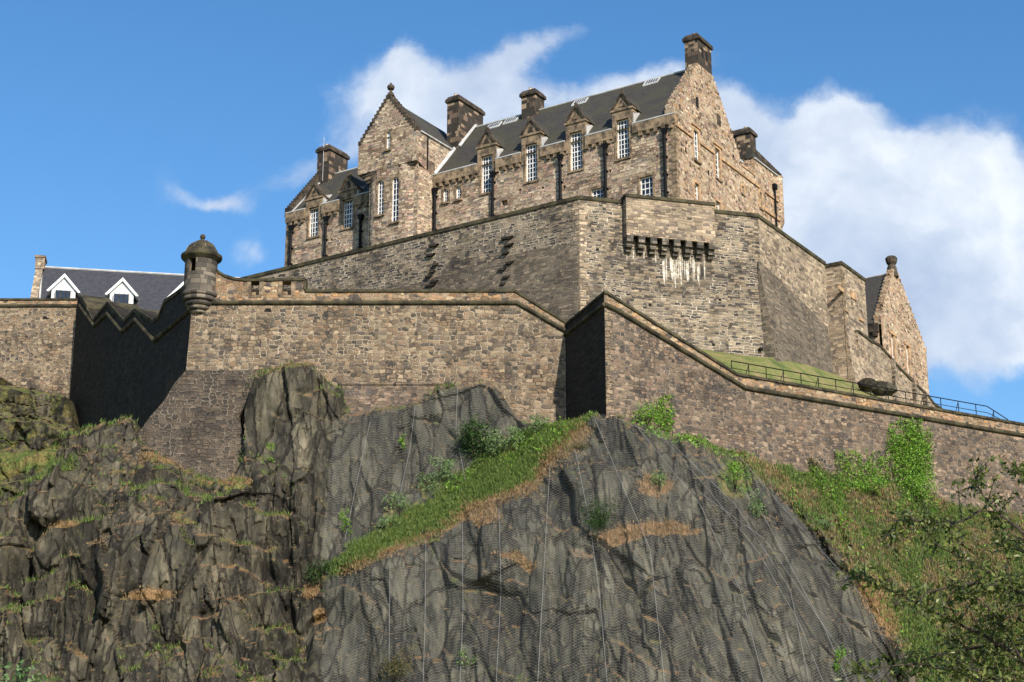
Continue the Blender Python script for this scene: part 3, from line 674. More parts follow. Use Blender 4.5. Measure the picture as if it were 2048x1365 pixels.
# corbelling from the round corners out to the square
for i in range(5):
    z = 75.2 + i * .42; e = (i + 1) / 5
    for (cx, x_out, sg) in ((31.3, TR, -1), (35.0, TL, 1)):
        m_ = MB()
        if sg < 0: m_.prism([FA.p(31.9, TD + .02, z), FA.p(31.3 - (31.3 - x_out) * (.45 + .55 * e), TD + .02 + .5 * (1 - e), z), FA.p(x_out + .6 * (1 - e), -1.2 * (e), z), FA.p(31.9, -.6, z)], [FA.p(31.9, TD + .02, z + .42), FA.p(31.3 - (31.3 - x_out) * (.45 + .55 * e), TD + .02 + .5 * (1 - e), z + .42), FA.p(x_out + .6 * (1 - e), -1.2 * e, z + .42), FA.p(31.9, -.6, z + .42)])
        else: m_.prism([FA.p(34.8, TD + .02, z), FA.p(35.2 + (x_out - 35.2) * (.45 + .55 * e), TD + .02 + .4 * (1 - e), z), FA.p(35.6 + (x_out - 35.6) * e, 0, z), FA.p(34.8, 0, z)], [FA.p(34.8, TD + .02, z + .42), FA.p(35.2 + (x_out - 35.2) * (.45 + .55 * e), TD + .02 + .4 * (1 - e), z + .42), FA.p(35.6 + (x_out - 35.6) * e, 0, z + .42), FA.p(34.8, 0, z + .42)])
        m_.build('corbel', M['crow'] if i % 2 == 0 else M['ashlar'], shaft)
mb.build('vent_hole', M['hollow'], shaft)
mb = MB()
tw = (FA.h(781, 280, TD)[0], FA.h(773, 280, TD)[0], FA.h(777, 299, TD)[1], FA.h(777, 264, TD)[1])
ZC = 77.3
FA.holed(mb, TR, TL, 76.4, TE, [(tw[0], tw[1], tw[2], TE)], TD, .4)
# side walls: stepped underside on the right, where the box grows out of the shaft
mb.poly([FA.p(TR, TD, 76.4), FA.p(TR, .3, 75.3), FA.p(TR, 6, 75.3), FA.p(TR, 6, TE), FA.p(TR, TD, TE)])
mb.poly([FA.p(TL, TD, 76.4), FA.p(TL, 6, 75.4), FA.p(TL, 6, TE), FA.p(TL, TD, TE)])
mb.poly([FA.p(TR, TD, 76.4), FA.p(TL, TD, 76.4), FA.p(TL, .3, 76.0), FA.p(TR, .3, 76.0)])
n = 13; cx = (TL + TR) / 2; pr = []
for i in range(n): a = TL + (cx - TL) * i / n; b = TL + (cx - TL) * (i + 1) / n; z = TE + (TA - TE) * (i + 1) / n; pr += [(a, z), (b, z)]
pl = []
for i in range(n): a = TR + (cx - TR) * i / n; b = TR + (cx - TR) * (i + 1) / n; z = TE + (TA - TE) * (i + 1) / n; pl += [(a, z), (b, z)]
half = (tw[3])
# gable in two halves round the little window
for sg, prf in ((1, pr), (-1, pl)):
    e = tw[1] if sg > 0 else tw[0]
    pts = [p for p in prf if (p[0] - e) * sg > 0 and True]
    o = [(e, TE)] + [(prf[0][0], TE)] + pts + [(e, pts[-1][1])]
    FA.slab(mb, o, TD, TD + .8)
if True:
    o = [(tw[0], tw[3]), (tw[1], tw[3]), (tw[1], TA - .6), (cx, TA), (tw[0], TA - .6)]
    FA.slab(mb, o, TD, TD + .8)
head = mb.build('tower_head', M['main'], castle)
for prf in (pr, pl):
    m_ = MB()
    for a, b in zip(prf[::2], prf[1::2]): FA.box(m_, min(a[0], b[0]) - .04, max(a[0], b[0]) + .04, TD - .06, TD + .86, a[1] - .45, a[1] + .03)
    m_.build('crow_steps', M['crow'], head)
sash(FA, head, tw[0], tw[1], tw[2], tw[3], TD - .1, 2, 5); archtop(FA, head, tw[0], tw[1], tw[3], TD)
mb = MB(); q = FA.p(cx, TD + .4, 0); mb.lathe((q.x, q.y, 0), [(.45, TA), (.34, TA + .35), (.16, TA + .55), (.14, TA + .7), (.36, TA + .85), (.43, TA + 1.08), (.34, TA + 1.32), (.12, TA + 1.45), (.1, TA + 1.6), (0, TA + 1.62)], 16); mb.build('ball_finial', M['crow'], head)
m_ = MB()
for sg, x in ((1, TL), (-1, TR)):
    a = [FA.p(cx, TD + .7, TA - .5), FA.p(x + sg * .12, TD + .7, TE - .05), FA.p(x + sg * .12, 7.5, TE - .05), FA.p(cx, 7.5, TA - .5)]
    m_.prism(a, [v + Vector((0, 0, .15)) for v in a])
m_.build('tower_roof', M['slate'], head)
m_ = MB(); FA.box(m_, TR - .18, TR - .02, TD + .6, 6, TE - .1, TE + .04); m_.build('gutter', M['lead'], head)
m_ = MB(); m_.tube([FA.p(TR - .12, -1.35, TE - .1), FA.p(TR - .12, -1.35, 75.9)], .08, 8); m_.build('drainpipe', M['iron'], head)
mb = MB(); k_ = 1.183
FA.slab(mb, [(TR - .30, 0), (TR - .02, 0), (TR - .02, .01), (TR - .3, .01)], 0, .01)
for (d0_, d1_) in ((0, 3.7),):
    a = [FA.p(TR - .32, d0_, EZ + .22 + d0_ * k_), FA.p(TR - .02, d0_, EZ + .5 + d0_ * k_), FA.p(TR - .02, d1_, EZ + .5 + d1_ * k_), FA.p(TR - .32, d1_, EZ + .22 + d1_ * k_)]
    mb.prism(a, [v + Vector((0, 0, .12)) for v in a])
d0_, d1_ = 4.0, 7.2; a = [FA.p(28.7, d0_, EZ + .2 + d0_ * k_), FA.p(29.0, d0_, EZ + .4 + d0_ * k_), FA.p(29.0, d1_, EZ + .3 + d1_ * k_), FA.p(28.7, d1_, EZ + .2 + d1_ * k_)]
mb.prism(a, [v + Vector((0, 0, .12)) for v in a])
mb.build('flashing', M['lead'], castle)

# ---- left wing
WE, WZ, WR, WRD = 50.05, 75.3, 82.2, 6.0
mb = MB(); ED = [(46.02, 72.0, 75.55), (41.15, 72.05, 75.5)]
FA.holed(mb, 36.2, WE, ZB, WZ, [(c - .68, c + .68, z0, WZ) for c, z0, z1 in ED] + [(43.2, 43.5, 70.9, 71.2), (44.4, 44.6, 71.6, 71.85)], 0, .4)
mb.poly([FA.p(WE, 0, ZB), FA.p(WE, 13, ZB), FA.p(WE, 13, WZ), FA.p(WE, WRD, WR), FA.p(WE, 0, WZ)])
wing = mb.build('wing_wall', M['main'], castle)
mb = MB(); z = 56.0; i = 0
while z < WZ - 1.2: FA.box(mb, WE - (.75 if i % 2 else .45), WE + .03, -.035, .02, z, z + .42); z += .47; i += 1
mb.build('quoins', M['ashlar'], castle)
for a, b in ((36.4, 39.94), (42.36, 44.81), (47.23, WE)): corbels(FA, castle, a, b, 74.4, 0); gutter(FA, castle, a, b, WZ + .3)
for c, z0, z1 in ED: dormer(FA, castle, c, z0, z1, 0, ez=WZ, slope=(WR - WZ) / WRD, nz=6, top=z1 + .95)
wr = rooff(FA, castle, 36.5, WE - .6, .66, WRD, WZ + .18 + .78 * (WR - WZ - .18) / (WRD + .12), WR)
for a_, b_ in ((36.5, 39.95), (42.35, 44.82), (47.22, WE - .6)):
    m_ = MB(); q_ = [FA.p(a_, -.12, WZ + .18), FA.p(b_, -.12, WZ + .18), FA.p(b_, .66, WZ + .18 + .78 * (WR - WZ - .18) / (WRD + .12)), FA.p(a_, .66, WZ + .18 + .78 * (WR - WZ - .18) / (WRD + .12))]
    m_.prism(q_, [v - Vector((0, 0, .17)) for v in q_]); m_.build('eaves', M['slate'], wr)
rooff(FA, castle, 36.5, WE - .6, 12, WRD + .003, WZ + .18, WR - .003)
mb = MB(); mb.tube([FA.p(37, WRD, WR + .04), FA.p(WE - .8, WRD, WR + .04)], .12, 8)
k_ = (WR - WZ) / WRD
a = [FA.p(WE - .85, -.1, WZ + .26), FA.p(WE - .62, -.1, WZ + .26), FA.p(WE - .62, WRD, WR + .1), FA.p(WE - .85, WRD, WR + .1)]; mb.prism(a, [v + Vector((0, 0, .12)) for v in a])
mb.build('lead_flashing', M['lead'], wr)
m_ = MB(); nn = 17
for i in range(nn):
    d0_ = -.25 + (WRD - .2) * i / nn; d1_ = -.25 + (WRD - .2) * (i + 1) / nn; z = WZ + .55 + (WR - WZ) * (i + 1) / nn
    FA.box(m_, WE - .62, WE + .12, d0_, d1_ + .02, z - 1.1, z)
    FA.box(m_, WE - .62, WE + .12, 12 - d1_, 12 - d0_ + .02, z - 1.1, z)
m_.build('crow_steps', M['crow'], castle)
stack(FA, castle, WE - 2.1, WE - .3, 4.7, 8.2, WR - 2.2, 85.6, 3)
for px in (584, 653): pipe(FA, castle, FA.h(px, 490)[0], 60, 73.4)
pipe(FA, castle, FA.h(723, 480)[0], 60, 72.6)
mb = MB(); FA.box(mb, 36, WE - .2, 12.9, 13.1, ZB, WZ); mb.build('rear_wall', M['main'], castle)
mb = MB(); q = FA.p(WE - 1.3, 4.6, 0); mb.tube([(q.x, q.y, 81), (q.x, q.y, 86.6)], .035, 5); mb.build('lightning_rod', M['lead'], castle)

# ================================================================== UPPER BASTION
B1 = P(1158, 392, 150)
F0, F2 = Frame(B1, -57.5), Frame(B1, 75)
s2, _z = F2.h(1515, 430); B2 = F2.p(s2, 0, 0); F3 = Frame(B2, 33)
BT = 62.75
bastion = empty('bastion_wall', (B1.x + 8, B1.y + 3, 46), 'angular grey stone bastion wall rising below the gabled range, white streaks under its box', 'bastion')
def walltop(fr, par, pts, mat, z0=44, d1=1.2, coping=.35, over=.12, name='wall'):
    m_ = MB(); fr.slab(m_, [(pts[0][0], z0), (pts[-1][0], z0)] + [(s, z - coping) for s, z in reversed(pts)], 0, d1); w_ = m_.build(name, mat, par)
    m_ = MB(); fr.strip(m_, pts, coping, -over, d1 + over); m_.build('coping', M['moss'], par); return w_
def corner(z): return B1 + Vector((0, 0, 0))
# the three faces, battered below a sloping line
E0 = 44.0
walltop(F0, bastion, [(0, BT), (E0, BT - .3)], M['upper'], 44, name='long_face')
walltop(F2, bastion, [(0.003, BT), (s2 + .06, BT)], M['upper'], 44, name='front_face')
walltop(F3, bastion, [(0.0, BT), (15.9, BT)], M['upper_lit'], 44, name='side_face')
def batter(fr, par, top, zb, out, mat, out1=None, wrap0=0, wrap1=0, name='battered_foot'):
    """lower part leaning out from the line `top` [(s,z)...] down to zb"""
    m_ = MB(); o1 = out if out1 is None else out1
    n_ = len(top)
    for i, ((a, za), (b, zb_)) in enumerate(zip(top[:-1], top[1:])):
        oa = out + (o1 - out) * i / (n_ - 1); ob = out + (o1 - out) * (i + 1) / (n_ - 1)
        wa = wrap0 if i == 0 else 0; wb = wrap1 if i == n_ - 2 else 0
        m_.poly([fr.p(a, -.02, za), fr.p(b, -.02, zb_), fr.p(b + wb, -ob, zb), fr.p(a - wa, -oa, zb)])
        if i == 0: m_.poly([fr.p(a, -.02, za), fr.p(a - wa, -oa, zb), fr.p(a, .5, zb)])
        if i == n_ - 2: m_.poly([fr.p(b, -.02, zb_), fr.p(b + wb, -ob, zb), fr.p(b, .5, zb)])
    return m_.build(name, mat, par)
ft = [F0.h(x, y) for x, y in ((1158, 486), (1060, 500), (960, 530), (850, 562), (700, 600))]
batter(F0, bastion, ft, 44, .5, M['batter'], 1.2)
ft = [F2.h(1157.5, 560), F2.h(1250, 530), F2.h(1350, 560), F2.h(1440, 520), F2.h(1518, 500)]
ft = [F3.h(x, y) for x, y in ((1516, 520), (1560, 560), (1610, 610), (1655, 655))]
batter(F3, bastion, ft, 46, 1.7, M['batter'], .7, wrap0=-.02)
m_ = MB(); m_.poly([F2.p(s2 - 3.2, -.01, 58), F2.p(s2 + .0, -.02, 57.9), F2.p(s2 + 1.5, -.55, 46), F2.p(s2 - 3.6, -.05, 46)]); m_.poly([F2.p(s2 + .0, -.02, 57.9), F2.p(s2 + 1.5, -.55, 46), F3.p(.03, -1.72, 46)]); m_.build('corner_foot', M['upper'], bastion)
# quoins on the two corners
m_ = MB(); z = 50.0; i = 0
while z < BT - 1:
    a = .85 if i % 2 else .55; F2.box(m_, -.03, a, -.03, .03, z, z + .46); F0.box(m_, -.03, 1.3 - a, -.032, .03, z, z + .46); z += .52; i += 1
m_.build('quoins', M['upper_lit'], bastion)
# corbelled box
x0, _ = F2.h(1252, 400, -.85); x1, _ = F2.h(1428, 410, -.85); zt = F2.h(1340, 397, -.85)[1]; zb = F2.h(1340, 478, -.85)[1]
m_ = MB(); F2.box(m_, x0, x1, -.85, .9, zb, zt - .3); bx = m_.build('corbelled_box', M['upper_lit'], bastion)
m_ = MB(); F2.box(m_, x0 - .1, x1 + .1, -.97, 1.0, zt - .3, zt); m_.build('coping', M['moss'], bx)
for i in range(8):
    s = x0 + .02 + (x1 - x0 - .66) * i / 7; m_ = MB()
    F2.box(m_, s, s + .62, -.86, .02, zb - .62, zb - .003); F2.box(m_, s + .02, s + .60, -.62, .02, zb - 1.1, zb - .62); F2.box(m_, s + .04, s + .58, -.36, .02, zb - 1.45, zb - 1.1)
    m_.build('corbel', M['turret'], bx)
m_ = MB(); F2.box(m_, x0 + .3, x1 - .3, -.55, -.01, zb - .004, zb + .0); m_.build('soffit', M['hollow'], bx)
# lime streaks below the corbels
rnd = random.Random(5); m_ = MB()
for i in range(7):
    s0_ = x0 + .02 + (x1 - x0 - .66) * (i + .5) / 7 + .3
    heavy = [0.35, .3, .35, 1.1, 1.25, 1.1, 1.0][i]
    for k_ in range(9 if heavy > .5 else 2):
        sx = s0_ + rnd.uniform(-.62, .42) * (1 if heavy > .5 else .3); top = zb - .9 - abs(sx - s0_) * 1.5 - rnd.uniform(0, .4); L_ = rnd.uniform(.9, 2.4) * heavy; w_ = rnd.uniform(.02, .085) * (1 if heavy > .5 else .6)
        L_ = min(L_, top - (zb - 5.0)); pts = [(sx, top)]
        for j in range(1, 6): pts.append((sx - w_ * (1 if j < 5 else .4) * rnd.uniform(.6, 1.3), top - L_ * j / 5))
        pts.append((sx + .02, top - L_ * 1.06))
        for j in range(5, 0, -1): pts.append((sx + w_ * (1 if j < 5 else .4) * rnd.uniform(.6, 1.3), top - L_ * j / 5))
        F2.slab(m_, pts, -.022 - .002 * k_ - .0002 * i, .01)
m_.build('lime_streaks', M['lime'], bastion)
# toothing stones left sticking out of the long face, in two ragged columns
for (pxs, ys) in (((868, 862, 872, 866, 858, 870, 862), (493, 512, 531, 545, 555, 565, 573)), ((1015, 1018, 1012, 1020, 1006, 1014, 1008), (478, 492, 508, 528, 541, 557, 570))):
    for x, y in zip(pxs, ys):
        s_, z_ = F0.h(x, y); w_ = rnd.uniform(.35, .75)
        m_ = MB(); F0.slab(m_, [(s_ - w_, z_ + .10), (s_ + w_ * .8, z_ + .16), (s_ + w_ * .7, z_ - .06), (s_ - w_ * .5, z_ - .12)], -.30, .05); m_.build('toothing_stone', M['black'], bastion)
for (fr, x, y) in ((F2, 1195, 500), (F2, 1300, 610), (F2, 1440, 600), (F2, 1517, 702), (F3, 1580, 500), (F3, 1600, 540), (F2, 1427, 690)):
    s_, z_ = fr.h(x, y); m_ = MB(); fr.box(m_, s_ - .14, s_ + .14, -.75 if y > 700 else -.012, .05, z_ - .12, z_ + .12); m_.build('drain_hole', M['hollow'], bastion)

# block tower at the end of the bastion, lower stepped wall beyond it
BK = P(1682, 523, 169.2); FB = Frame(BK, 33)
blk = empty('block_tower', (BK.x + 2, BK.y + 3, 46), 'plain square block tower projecting at the right end of the bastion wall', 'tower')
w0, zt = FB.h(1682, 523); w1, _ = FB.h(1729, 558)
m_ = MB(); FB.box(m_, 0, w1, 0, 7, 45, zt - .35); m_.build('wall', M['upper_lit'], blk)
m_ = MB(); FB.box(m_, -.12, w1 + .12, -.12, 7, zt - .35, zt); m_.build('coping', M['moss'], blk)
m_ = MB(); m_.poly([FB.p(.3, -.02, 57), FB.p(w1 - .02, -.02, 56.4), FB.p(w1 + .1, -1.0, 46), FB.p(-.4, -1.2, 46)]); m_.poly([FB.p(.3, -.02, 57), FB.p(-.4, -1.2, 46), FB.p(0, 1.2, 46)]); m_.build('battered_foot', M['upper_lit'], blk)
for x, y, w_, h_ in ((1706, 592, 1.5, .8), (1692, 622, .9, .25), (1722, 640, 1.2, .3), (1672, 573, .9, .4)):
    s_, z_ = FB.h(x, y); m_ = MB(); FB.box(m_, max(.05, s_ - w_ / 2), s_ + w_ / 2, -.12, .02, z_ - h_ / 2, z_ + h_ / 2); m_.build('dressed_stone', M['ashlar_warm'], blk)
m_ = MB(); z = 50
while z < zt - 1: FB.box(m_, -.03, .5 if int(z * 2) % 2 else .8, -.03, .03, z, z + .42); z += .5
m_.build('quoins', M['ashlar'], blk)
LWp = P(1729, 672, 172.5); FL = Frame(LWp, 33)
lw = empty('stepped_wall', (LWp.x + 8, LWp.y + 10, 44), 'low grey stone wall stepping down past the right gable', 'wall')
pts = [FL.h(x, y) for x, y in ((1715, 660), (1742, 680), (1758, 688), (1800, 735), (1822, 758), (1856, 790), (1868, 806), (1885, 818))]
walltop(FL, lw, pts, M['upper_lit'], 44, coping=.28, over=.1)
for x in (1785, 1824, 1846):
    s_, z_ = FL.h(x, 760); m_ = MB(); zt_ = np.interp(s_, [p[0] for p in pts], [p[1] for p in pts]); FL.box(m_, s_ - .22, s_ + .22, -.4, .02, 44, zt_ - .3); m_.build('pier', M['upper'], lw)

# ================================================================== RIGHT GABLED BUILDING
G0 = P(1762, 640, 186); FR = Frame(G0, 33.5)
gb = empty('gabled_building', (G0.x + 4, G0.y + 6, 46), 'narrow pink stone building at far right with steep stepped gable and two tall windows', 'building')
sR = FR.h(1852, 700)[0]; ap = FR.h(1790, 533); ez = FR.h(1764, 632)[1]
hw = []
for (x0, x1, ya, yb) in ((1785, 1790.5, 722, 672), (1815.5, 1821, 750, 695)):
    xm = (x0 + x1) / 2; hw.append((FR.h(x0, ya)[0], FR.h(x1, ya)[0], FR.h(xm, ya)[1], FR.h(xm, yb)[1]))
m_ = MB(); FR.holed(m_, 0, sR, 46, 62.0, hw, 0, .4)
e0 = 62.0; pl = []; n = 15; cxm = ap[0]
pa_, pb_ = [], []
for i in range(n): a = cxm * i / n; b = cxm * (i + 1) / n; z = e0 + .6 + (ap[1] - e0 - .6) * (i + 1) / n; pa_ += [(a - .15 * (1 - i / n), z), (b, z)]
for i in range(n): a = sR + (cxm - sR) * i / n; b = sR + (cxm - sR) * (i + 1) / n; z = e0 + .3 + (ap[1] - e0 - .3) * (i + 1) / n; pb_ += [(a + .25 * (1 - i / n), z), (b, z)]
FR.slab(m_, [(0, e0), (sR, e0)] + pb_ + pa_[::-1], -.003, .8)
m_.build('gable_wall', M['gable'], gb)
for h in hw:
    sash(FR, gb, *h, 0, 2, 6); k = MB(); FR.box(k, h[0] - .3, h[0], -.05, .01, h[2], h[3]); FR.box(k, h[1], h[1] + .4, -.05, .01, h[2], h[3]); FR.box(k, h[0] - .5, h[1] + .6, -.12, .01, h[3], h[3] + .3); k.build('window_surround', M['ashlar_warm'], gb)
m_ = MB(); q = FR.p(cxm, .4, 0); m_.lathe((q.x, q.y, 0), [(.75, ap[1] - 1.3), (.55, ap[1] - .1), (.42, ap[1] + .2), (.62, ap[1] + .5), (.72, ap[1] + 1.0), (.5, ap[1] + 1.25), (0, ap[1] + 1.3)], 10); m_.build('finial', M['crow'], gb)
m_ = MB(); FR.box(m_, 0.02, sR, 9.5, 10, 46, e0); FR.box(m_, 0, .5, .42, 10, 46, e0 - .9); FR.box(m_, sR - .3, sR, .42, 10, 46, e0); m_.build('side_wall', M['gable'], gb)
m_ = MB(); FR.box(m_, -.35, 0, .3, 10, e0 - .9, e0 + .1); k_ = .5
while k_ < 9: FR.box(m_, -.45, 0, k_, k_ + .4, e0 - 1.4, e0 - .9); k_ += .9
m_.build('corbel_table', M['crow'], gb)
a = [FR.p(-.4, .8, e0 + .1), FR.p(cxm, .8, ap[1] - .8), FR.p(cxm, 10, ap[1] - .8), FR.p(-.4, 10, e0 + .1)]; L_ = math.hypot(cxm, ap[1] - e0)
m_ = MB(); m_.poly(a, [(0, 0), (0, L_), (10, L_), (10, 0)]); a = [FR.p(sR + .3, .8, e0 + .1), FR.p(cxm, .8, ap[1] - .8), FR.p(cxm, 10, ap[1] - .8), FR.p(sR + .3, 10, e0 + .1)]; m_.poly(a, [(0, 0), (0, L_), (10, L_), (10, 0)]); rf = m_.build('roof', M['slate'], gb)
m_ = MB(); m_.tube([FR.p(cxm, .9, ap[1] - .75), FR.p(cxm, 10, ap[1] - .75)], .1, 6); m_.build('ridge_lead', M['lead'], rf)

# ================================================================== FRONT CURTAIN WALL AND SENTRY TURRET
W2p = P(385, 602, 140); FW = Frame((0, 140), 90)
def H(x, y, d=0): return FW.h(x, y, d)
front = empty('front_wall', (-8, 141, 34), 'long brown rubble wall with level string course right of the sentry turret', 'wall')
ZS = 49.05; sL = H(385, 602)[0]; zl = H(372, 741)
m_ = MB(); endx = H(1131, 700)[0]
FW.slab(m_, [(zl[0], 30), (endx, 30), (endx, H(1131, 662)[1] - .1), (H(1036, 606)[0], ZS), (sL, ZS), (zl[0], zl[1])], 0, 2.0)
m_.build('wall', M['lower'], front)
sh = sL + .2
tall0, tall1 = H(426, 600)[0], H(608, 600)[0]; ztall = H(540, 556)[1]; ztop = H(800, 579)[1]
hol = [(H(501, 580)[0], H(518, 580)[0], H(510, 590)[1], H(510, 562)[1]), (H(564, 580)[0], H(582, 580)[0], H(573, 590)[1], H(573, 562)[1])]
m_ = MB(); FW.holed(m_, tall0 - 1.2, tall1, ZS, ztall - .25, hol, .12, .9)
FW.slab(m_, [(tall1, ZS), (H(1032, 606)[0], ZS), (H(1131, 655)[0], H(1131, 655)[1]), (H(1131, 644)[0], H(1131, 642)[1] - .2), (H(1030, 581)[0], ztop - .2), (tall1, ztop - .2)], .12, 1.0)
cv = [(tall0 - 1.0, H(425, 522)[1])] + [H(x, y) for x, y in ((428, 528), (437, 541), (450, 549), (470, 555), (490, 557.5))]; cv = [(s, z) for s, z in cv]
FW.slab(m_, [(tall0 - 1.2, ztall - .25), (cv[-1][0], ztall - .25)] + [(s, z - .2) for s, z in cv[::-1]], .12, 1.0)
FW.box(m_, tall0 - 1.2, tall1, 1.02, 1.1, ZS, hol[0][2] - .1)
par_ = m_.build('parapet', M['parapet'], front)
m_ = MB(); FW.strip(m_, cv + [(tall1 + .1, ztall)], .22, -.0, 1.15); FW.box(m_, tall1 - .05, tall1 + .14, -.01, 1.16, ztop, ztall - .1)
FW.strip(m_, [(tall1 + .1, ztop), (H(1030, 581)[0], ztop), H(1137, 645)], .22, -.002, 1.14); m_.build('coping', M['moss'], front)
for h in hol:
    m_ = MB()
    for (a, b, c, e) in ((h[0] - .35, h[0], h[2], h[3]), (h[1], h[1] + .35, h[2], h[3]), (h[0] - .2, h[1] + .2, h[2] - .22, h[2])): FW.box(m_, a, b, .07, .12, c, e)
    FW.box(m_, h[0], h[1], .95, 1.0, h[2] - .2, h[2] + .6 * (h[3] - h[2])); m_.build('gun_loop_surround', M['ashlar'], front)
m_ = MB(); zq = H(1134, 664)
m_.tube([FW.p(sL + .6, -.02, ZS - .1), FW.p(H(1034, 606)[0], -.02, ZS - .1), FW.p(zq[0], -.02, zq[1])], .21, 10); m_.build('string_course', M['moss'], front)
for x, y, w_ in ((535, 621, .45),): s_, z_ = H(x, y); m_ = MB(); FW.slab(m_, [(s_ - .3, z_ - .12), (s_ + .3, z_ - .15), (s_ + .3, z_ + .15), (s_ - .15, z_ + .17)], -.01, .02); m_.build('drain_hole', M['hollow'], front)
z1_ = H(800, 768)[1]; m_ = MB(); a, b = H(676, 768)[0], H(880, 768)[0]; m_.poly([FW.p(a, -.02, z1_), FW.p(b, -.02, z1_), FW.p(b, -.9, 30), FW.p(a, -.9, 30)]); FW.box(m_, a, b, -.12, .0, z1_ - .1, z1_ + .08); m_.build('lower_course', M['lower2'], front)
# stepped masonry foot running down over the rock on the left
fx = [(372, 741, 511, 741, .02), (350, 765, 507, 765, .35), (328, 800, 494, 805, .9), (300, 835, 478, 832, 1.5), (250, 905, 492, 905, 2.4), (232, 930, 470, 962, 3.2), (225, 1000, 465, 1010, 4.2)]
foot = empty('wall_footing', (-20, 137, 32), 'dark stepped masonry footing spreading over the rock below the sentry turret', 'footing')
m_ = MB(); rows = []
for i in range(len(fx) - 1):
    a, b = fx[i], fx[i + 1]; nst = 5 if i else 3
    for j in range(nst):
        l = lambda t: tuple(a[k] + (b[k] - a[k]) * t for k in range(5))
        u0, u1 = l(j / nst), l((j + 1) / nst)
        d0_, d1_ = -u0[4] - (u1[4] - u0[4]) * .8, -u1[4]
        p0, p1 = H(u0[0], u0[1], d0_), H(u0[2], u0[3], d0_); q0, q1 = H(u1[0], u1[1], d1_), H(u1[2], u1[3], d1_)
        zt_, zb_ = (p0[1] + p1[1]) / 2, (q0[1] + q1[1]) / 2
        rows.append((p0[0], p1[0], zt_, q0[0], q1[0], zb_, d0_, d1_))
for r_ in rows:
    m_.prism([FW.p(r_[0], r_[6], r_[2]), FW.p(r_[1], r_[6], r_[2]), FW.p(r_[4], r_[7], r_[5]), FW.p(r_[3], r_[7], r_[5])], [FW.p(r_[0], 1.5, r_[2]), FW.p(r_[1], 1.5, r_[2]), FW.p(r_[4], 1.5, r_[5]), FW.p(r_[3], 1.5, r_[5])])
m_.build('stepped_courses', M['footing'], foot)
# sentry turret on the corner
tx, tz0 = H(397, 600)[0], H(397, 600)[1]; Yt = 140.35
def tz(y): return P(397, y, 140)[2]
tur = empty('sentry_turret', (tx, Yt, tz(630)), 'round domed stone sentry turret with ball finial on the wall corner', 'turret')
Rb = (427 - 362) / 2 / 23.6
def facet(prof, name, mat, par, n=36, smooth=True):
    m_ = MB(); m_.lathe((tx, Yt, 0), prof, n, Rb); return m_.build(name, mat, par, smooth=smooth)
body = MB(); zb0, zb1 = tz(592), tz(520)
wz0, wz1 = tz(549), tz(522); n = 40
for k_ in range(n):
    a0, a1 = 2 * math.pi * k_ / n, 2 * math.pi * (k_ + 1) / n; am = math.degrees((a0 + a1) / 2) % 360
    q = lambda a, z, r=Rb: Vector((tx + r * math.cos(a), Yt + r * math.sin(a), z))
    win = 231 < am < 262
    segs = [(zb0, wz0), (wz1, zb1)] if win else [(zb0, zb1)]
    for za, zc in segs:
        body.poly([q(a0, za), q(a1, za), q(a1, zc), q(a0, zc)], [(a0 * Rb, za), (a1 * Rb, za), (a1 * Rb, zc), (a0 * Rb, zc)])
    if win:
        for zz in (wz0, wz1): body.poly([q(a0, zz), q(a1, zz), q(a1, zz, Rb - .3), q(a0, zz, Rb - .3)])
    body.poly([q(a0, zb0, Rb - .3), q(a1, zb0, Rb - .3), q(a1, zb1, Rb - .3), q(a0, zb1, Rb - .3)] if not win else [q(a0, zb0, Rb - .3), q(a1, zb0, Rb - .3), q(a1, wz0, Rb - .3), q(a0, wz0, Rb - .3)])
for am in (231, 261): 
    a = R(am - 0) ; body.poly([q(a, wz0), q(a, wz1), q(a, wz1, Rb - .3), q(a, wz0, Rb - .3)])
body.build('drum', M['turret'], tur)
cap = facet([(Rb, tz(523)), (Rb + .10, tz(521)), (Rb + .34, tz(516)), (Rb + .37, tz(513.5)), (Rb + .37, tz(510.5)), (Rb + .16, tz(507.5)), (Rb + .02, tz(505)), (Rb - .06, tz(500)), (Rb - .22, tz(494)), (Rb - .50, tz(488)), (Rb - .82, tz(483.5)), (.34, tz(480)), (.2, tz(478)), (.12, tz(476)), (.10, tz(473.5))], 'domed_cap', M['moss'], tur, smooth=False)
m_ = MB()
for k_ in range(8):
    a = 2 * math.pi * (k_ + .5) / 8; pr_ = [(Rb + .0, tz(503)), (Rb - .20, tz(493.5)), (Rb - .48, tz(487.5)), (Rb - .8, tz(483)), (.34, tz(479.5))]
    m_.tube([(tx + r_ * math.cos(a), Yt + r_ * math.sin(a), z) for r_, z in pr_], .05, 5)
m_.build('cap_ribs', M['turret'], cap)
m_ = MB(); zf = tz(471.5); m_.lathe((tx, Yt, 0), [(.09, zf - .35)] + [(max(.02, .24 * math.sin(t)), zf - .24 * math.cos(t)) for t in np.linspace(.3, math.pi, 9)], 16); m_.build('ball_finial', M['moss'], cap, smooth=True)
rg = [(590, 1.22, .20), (599, 1.12, .20), (608, .93, .18), (616, .74, .17), (624, .52, .15)]
for y, rr, rt in rg:
    zc = tz(y); prof = [(rr * Rb / 1.22 + rt * math.sin(t), zc + rt * 1.15 * math.cos(t)) for t in np.linspace(0, math.pi, 7)]
    m_ = MB(); m_.lathe((tx, Yt, 0), [(.05, zc + rt)] + prof + [(.05, zc - rt)], 36, Rb); m_.build('corbel_ring', M['turret'], tur, smooth=True)

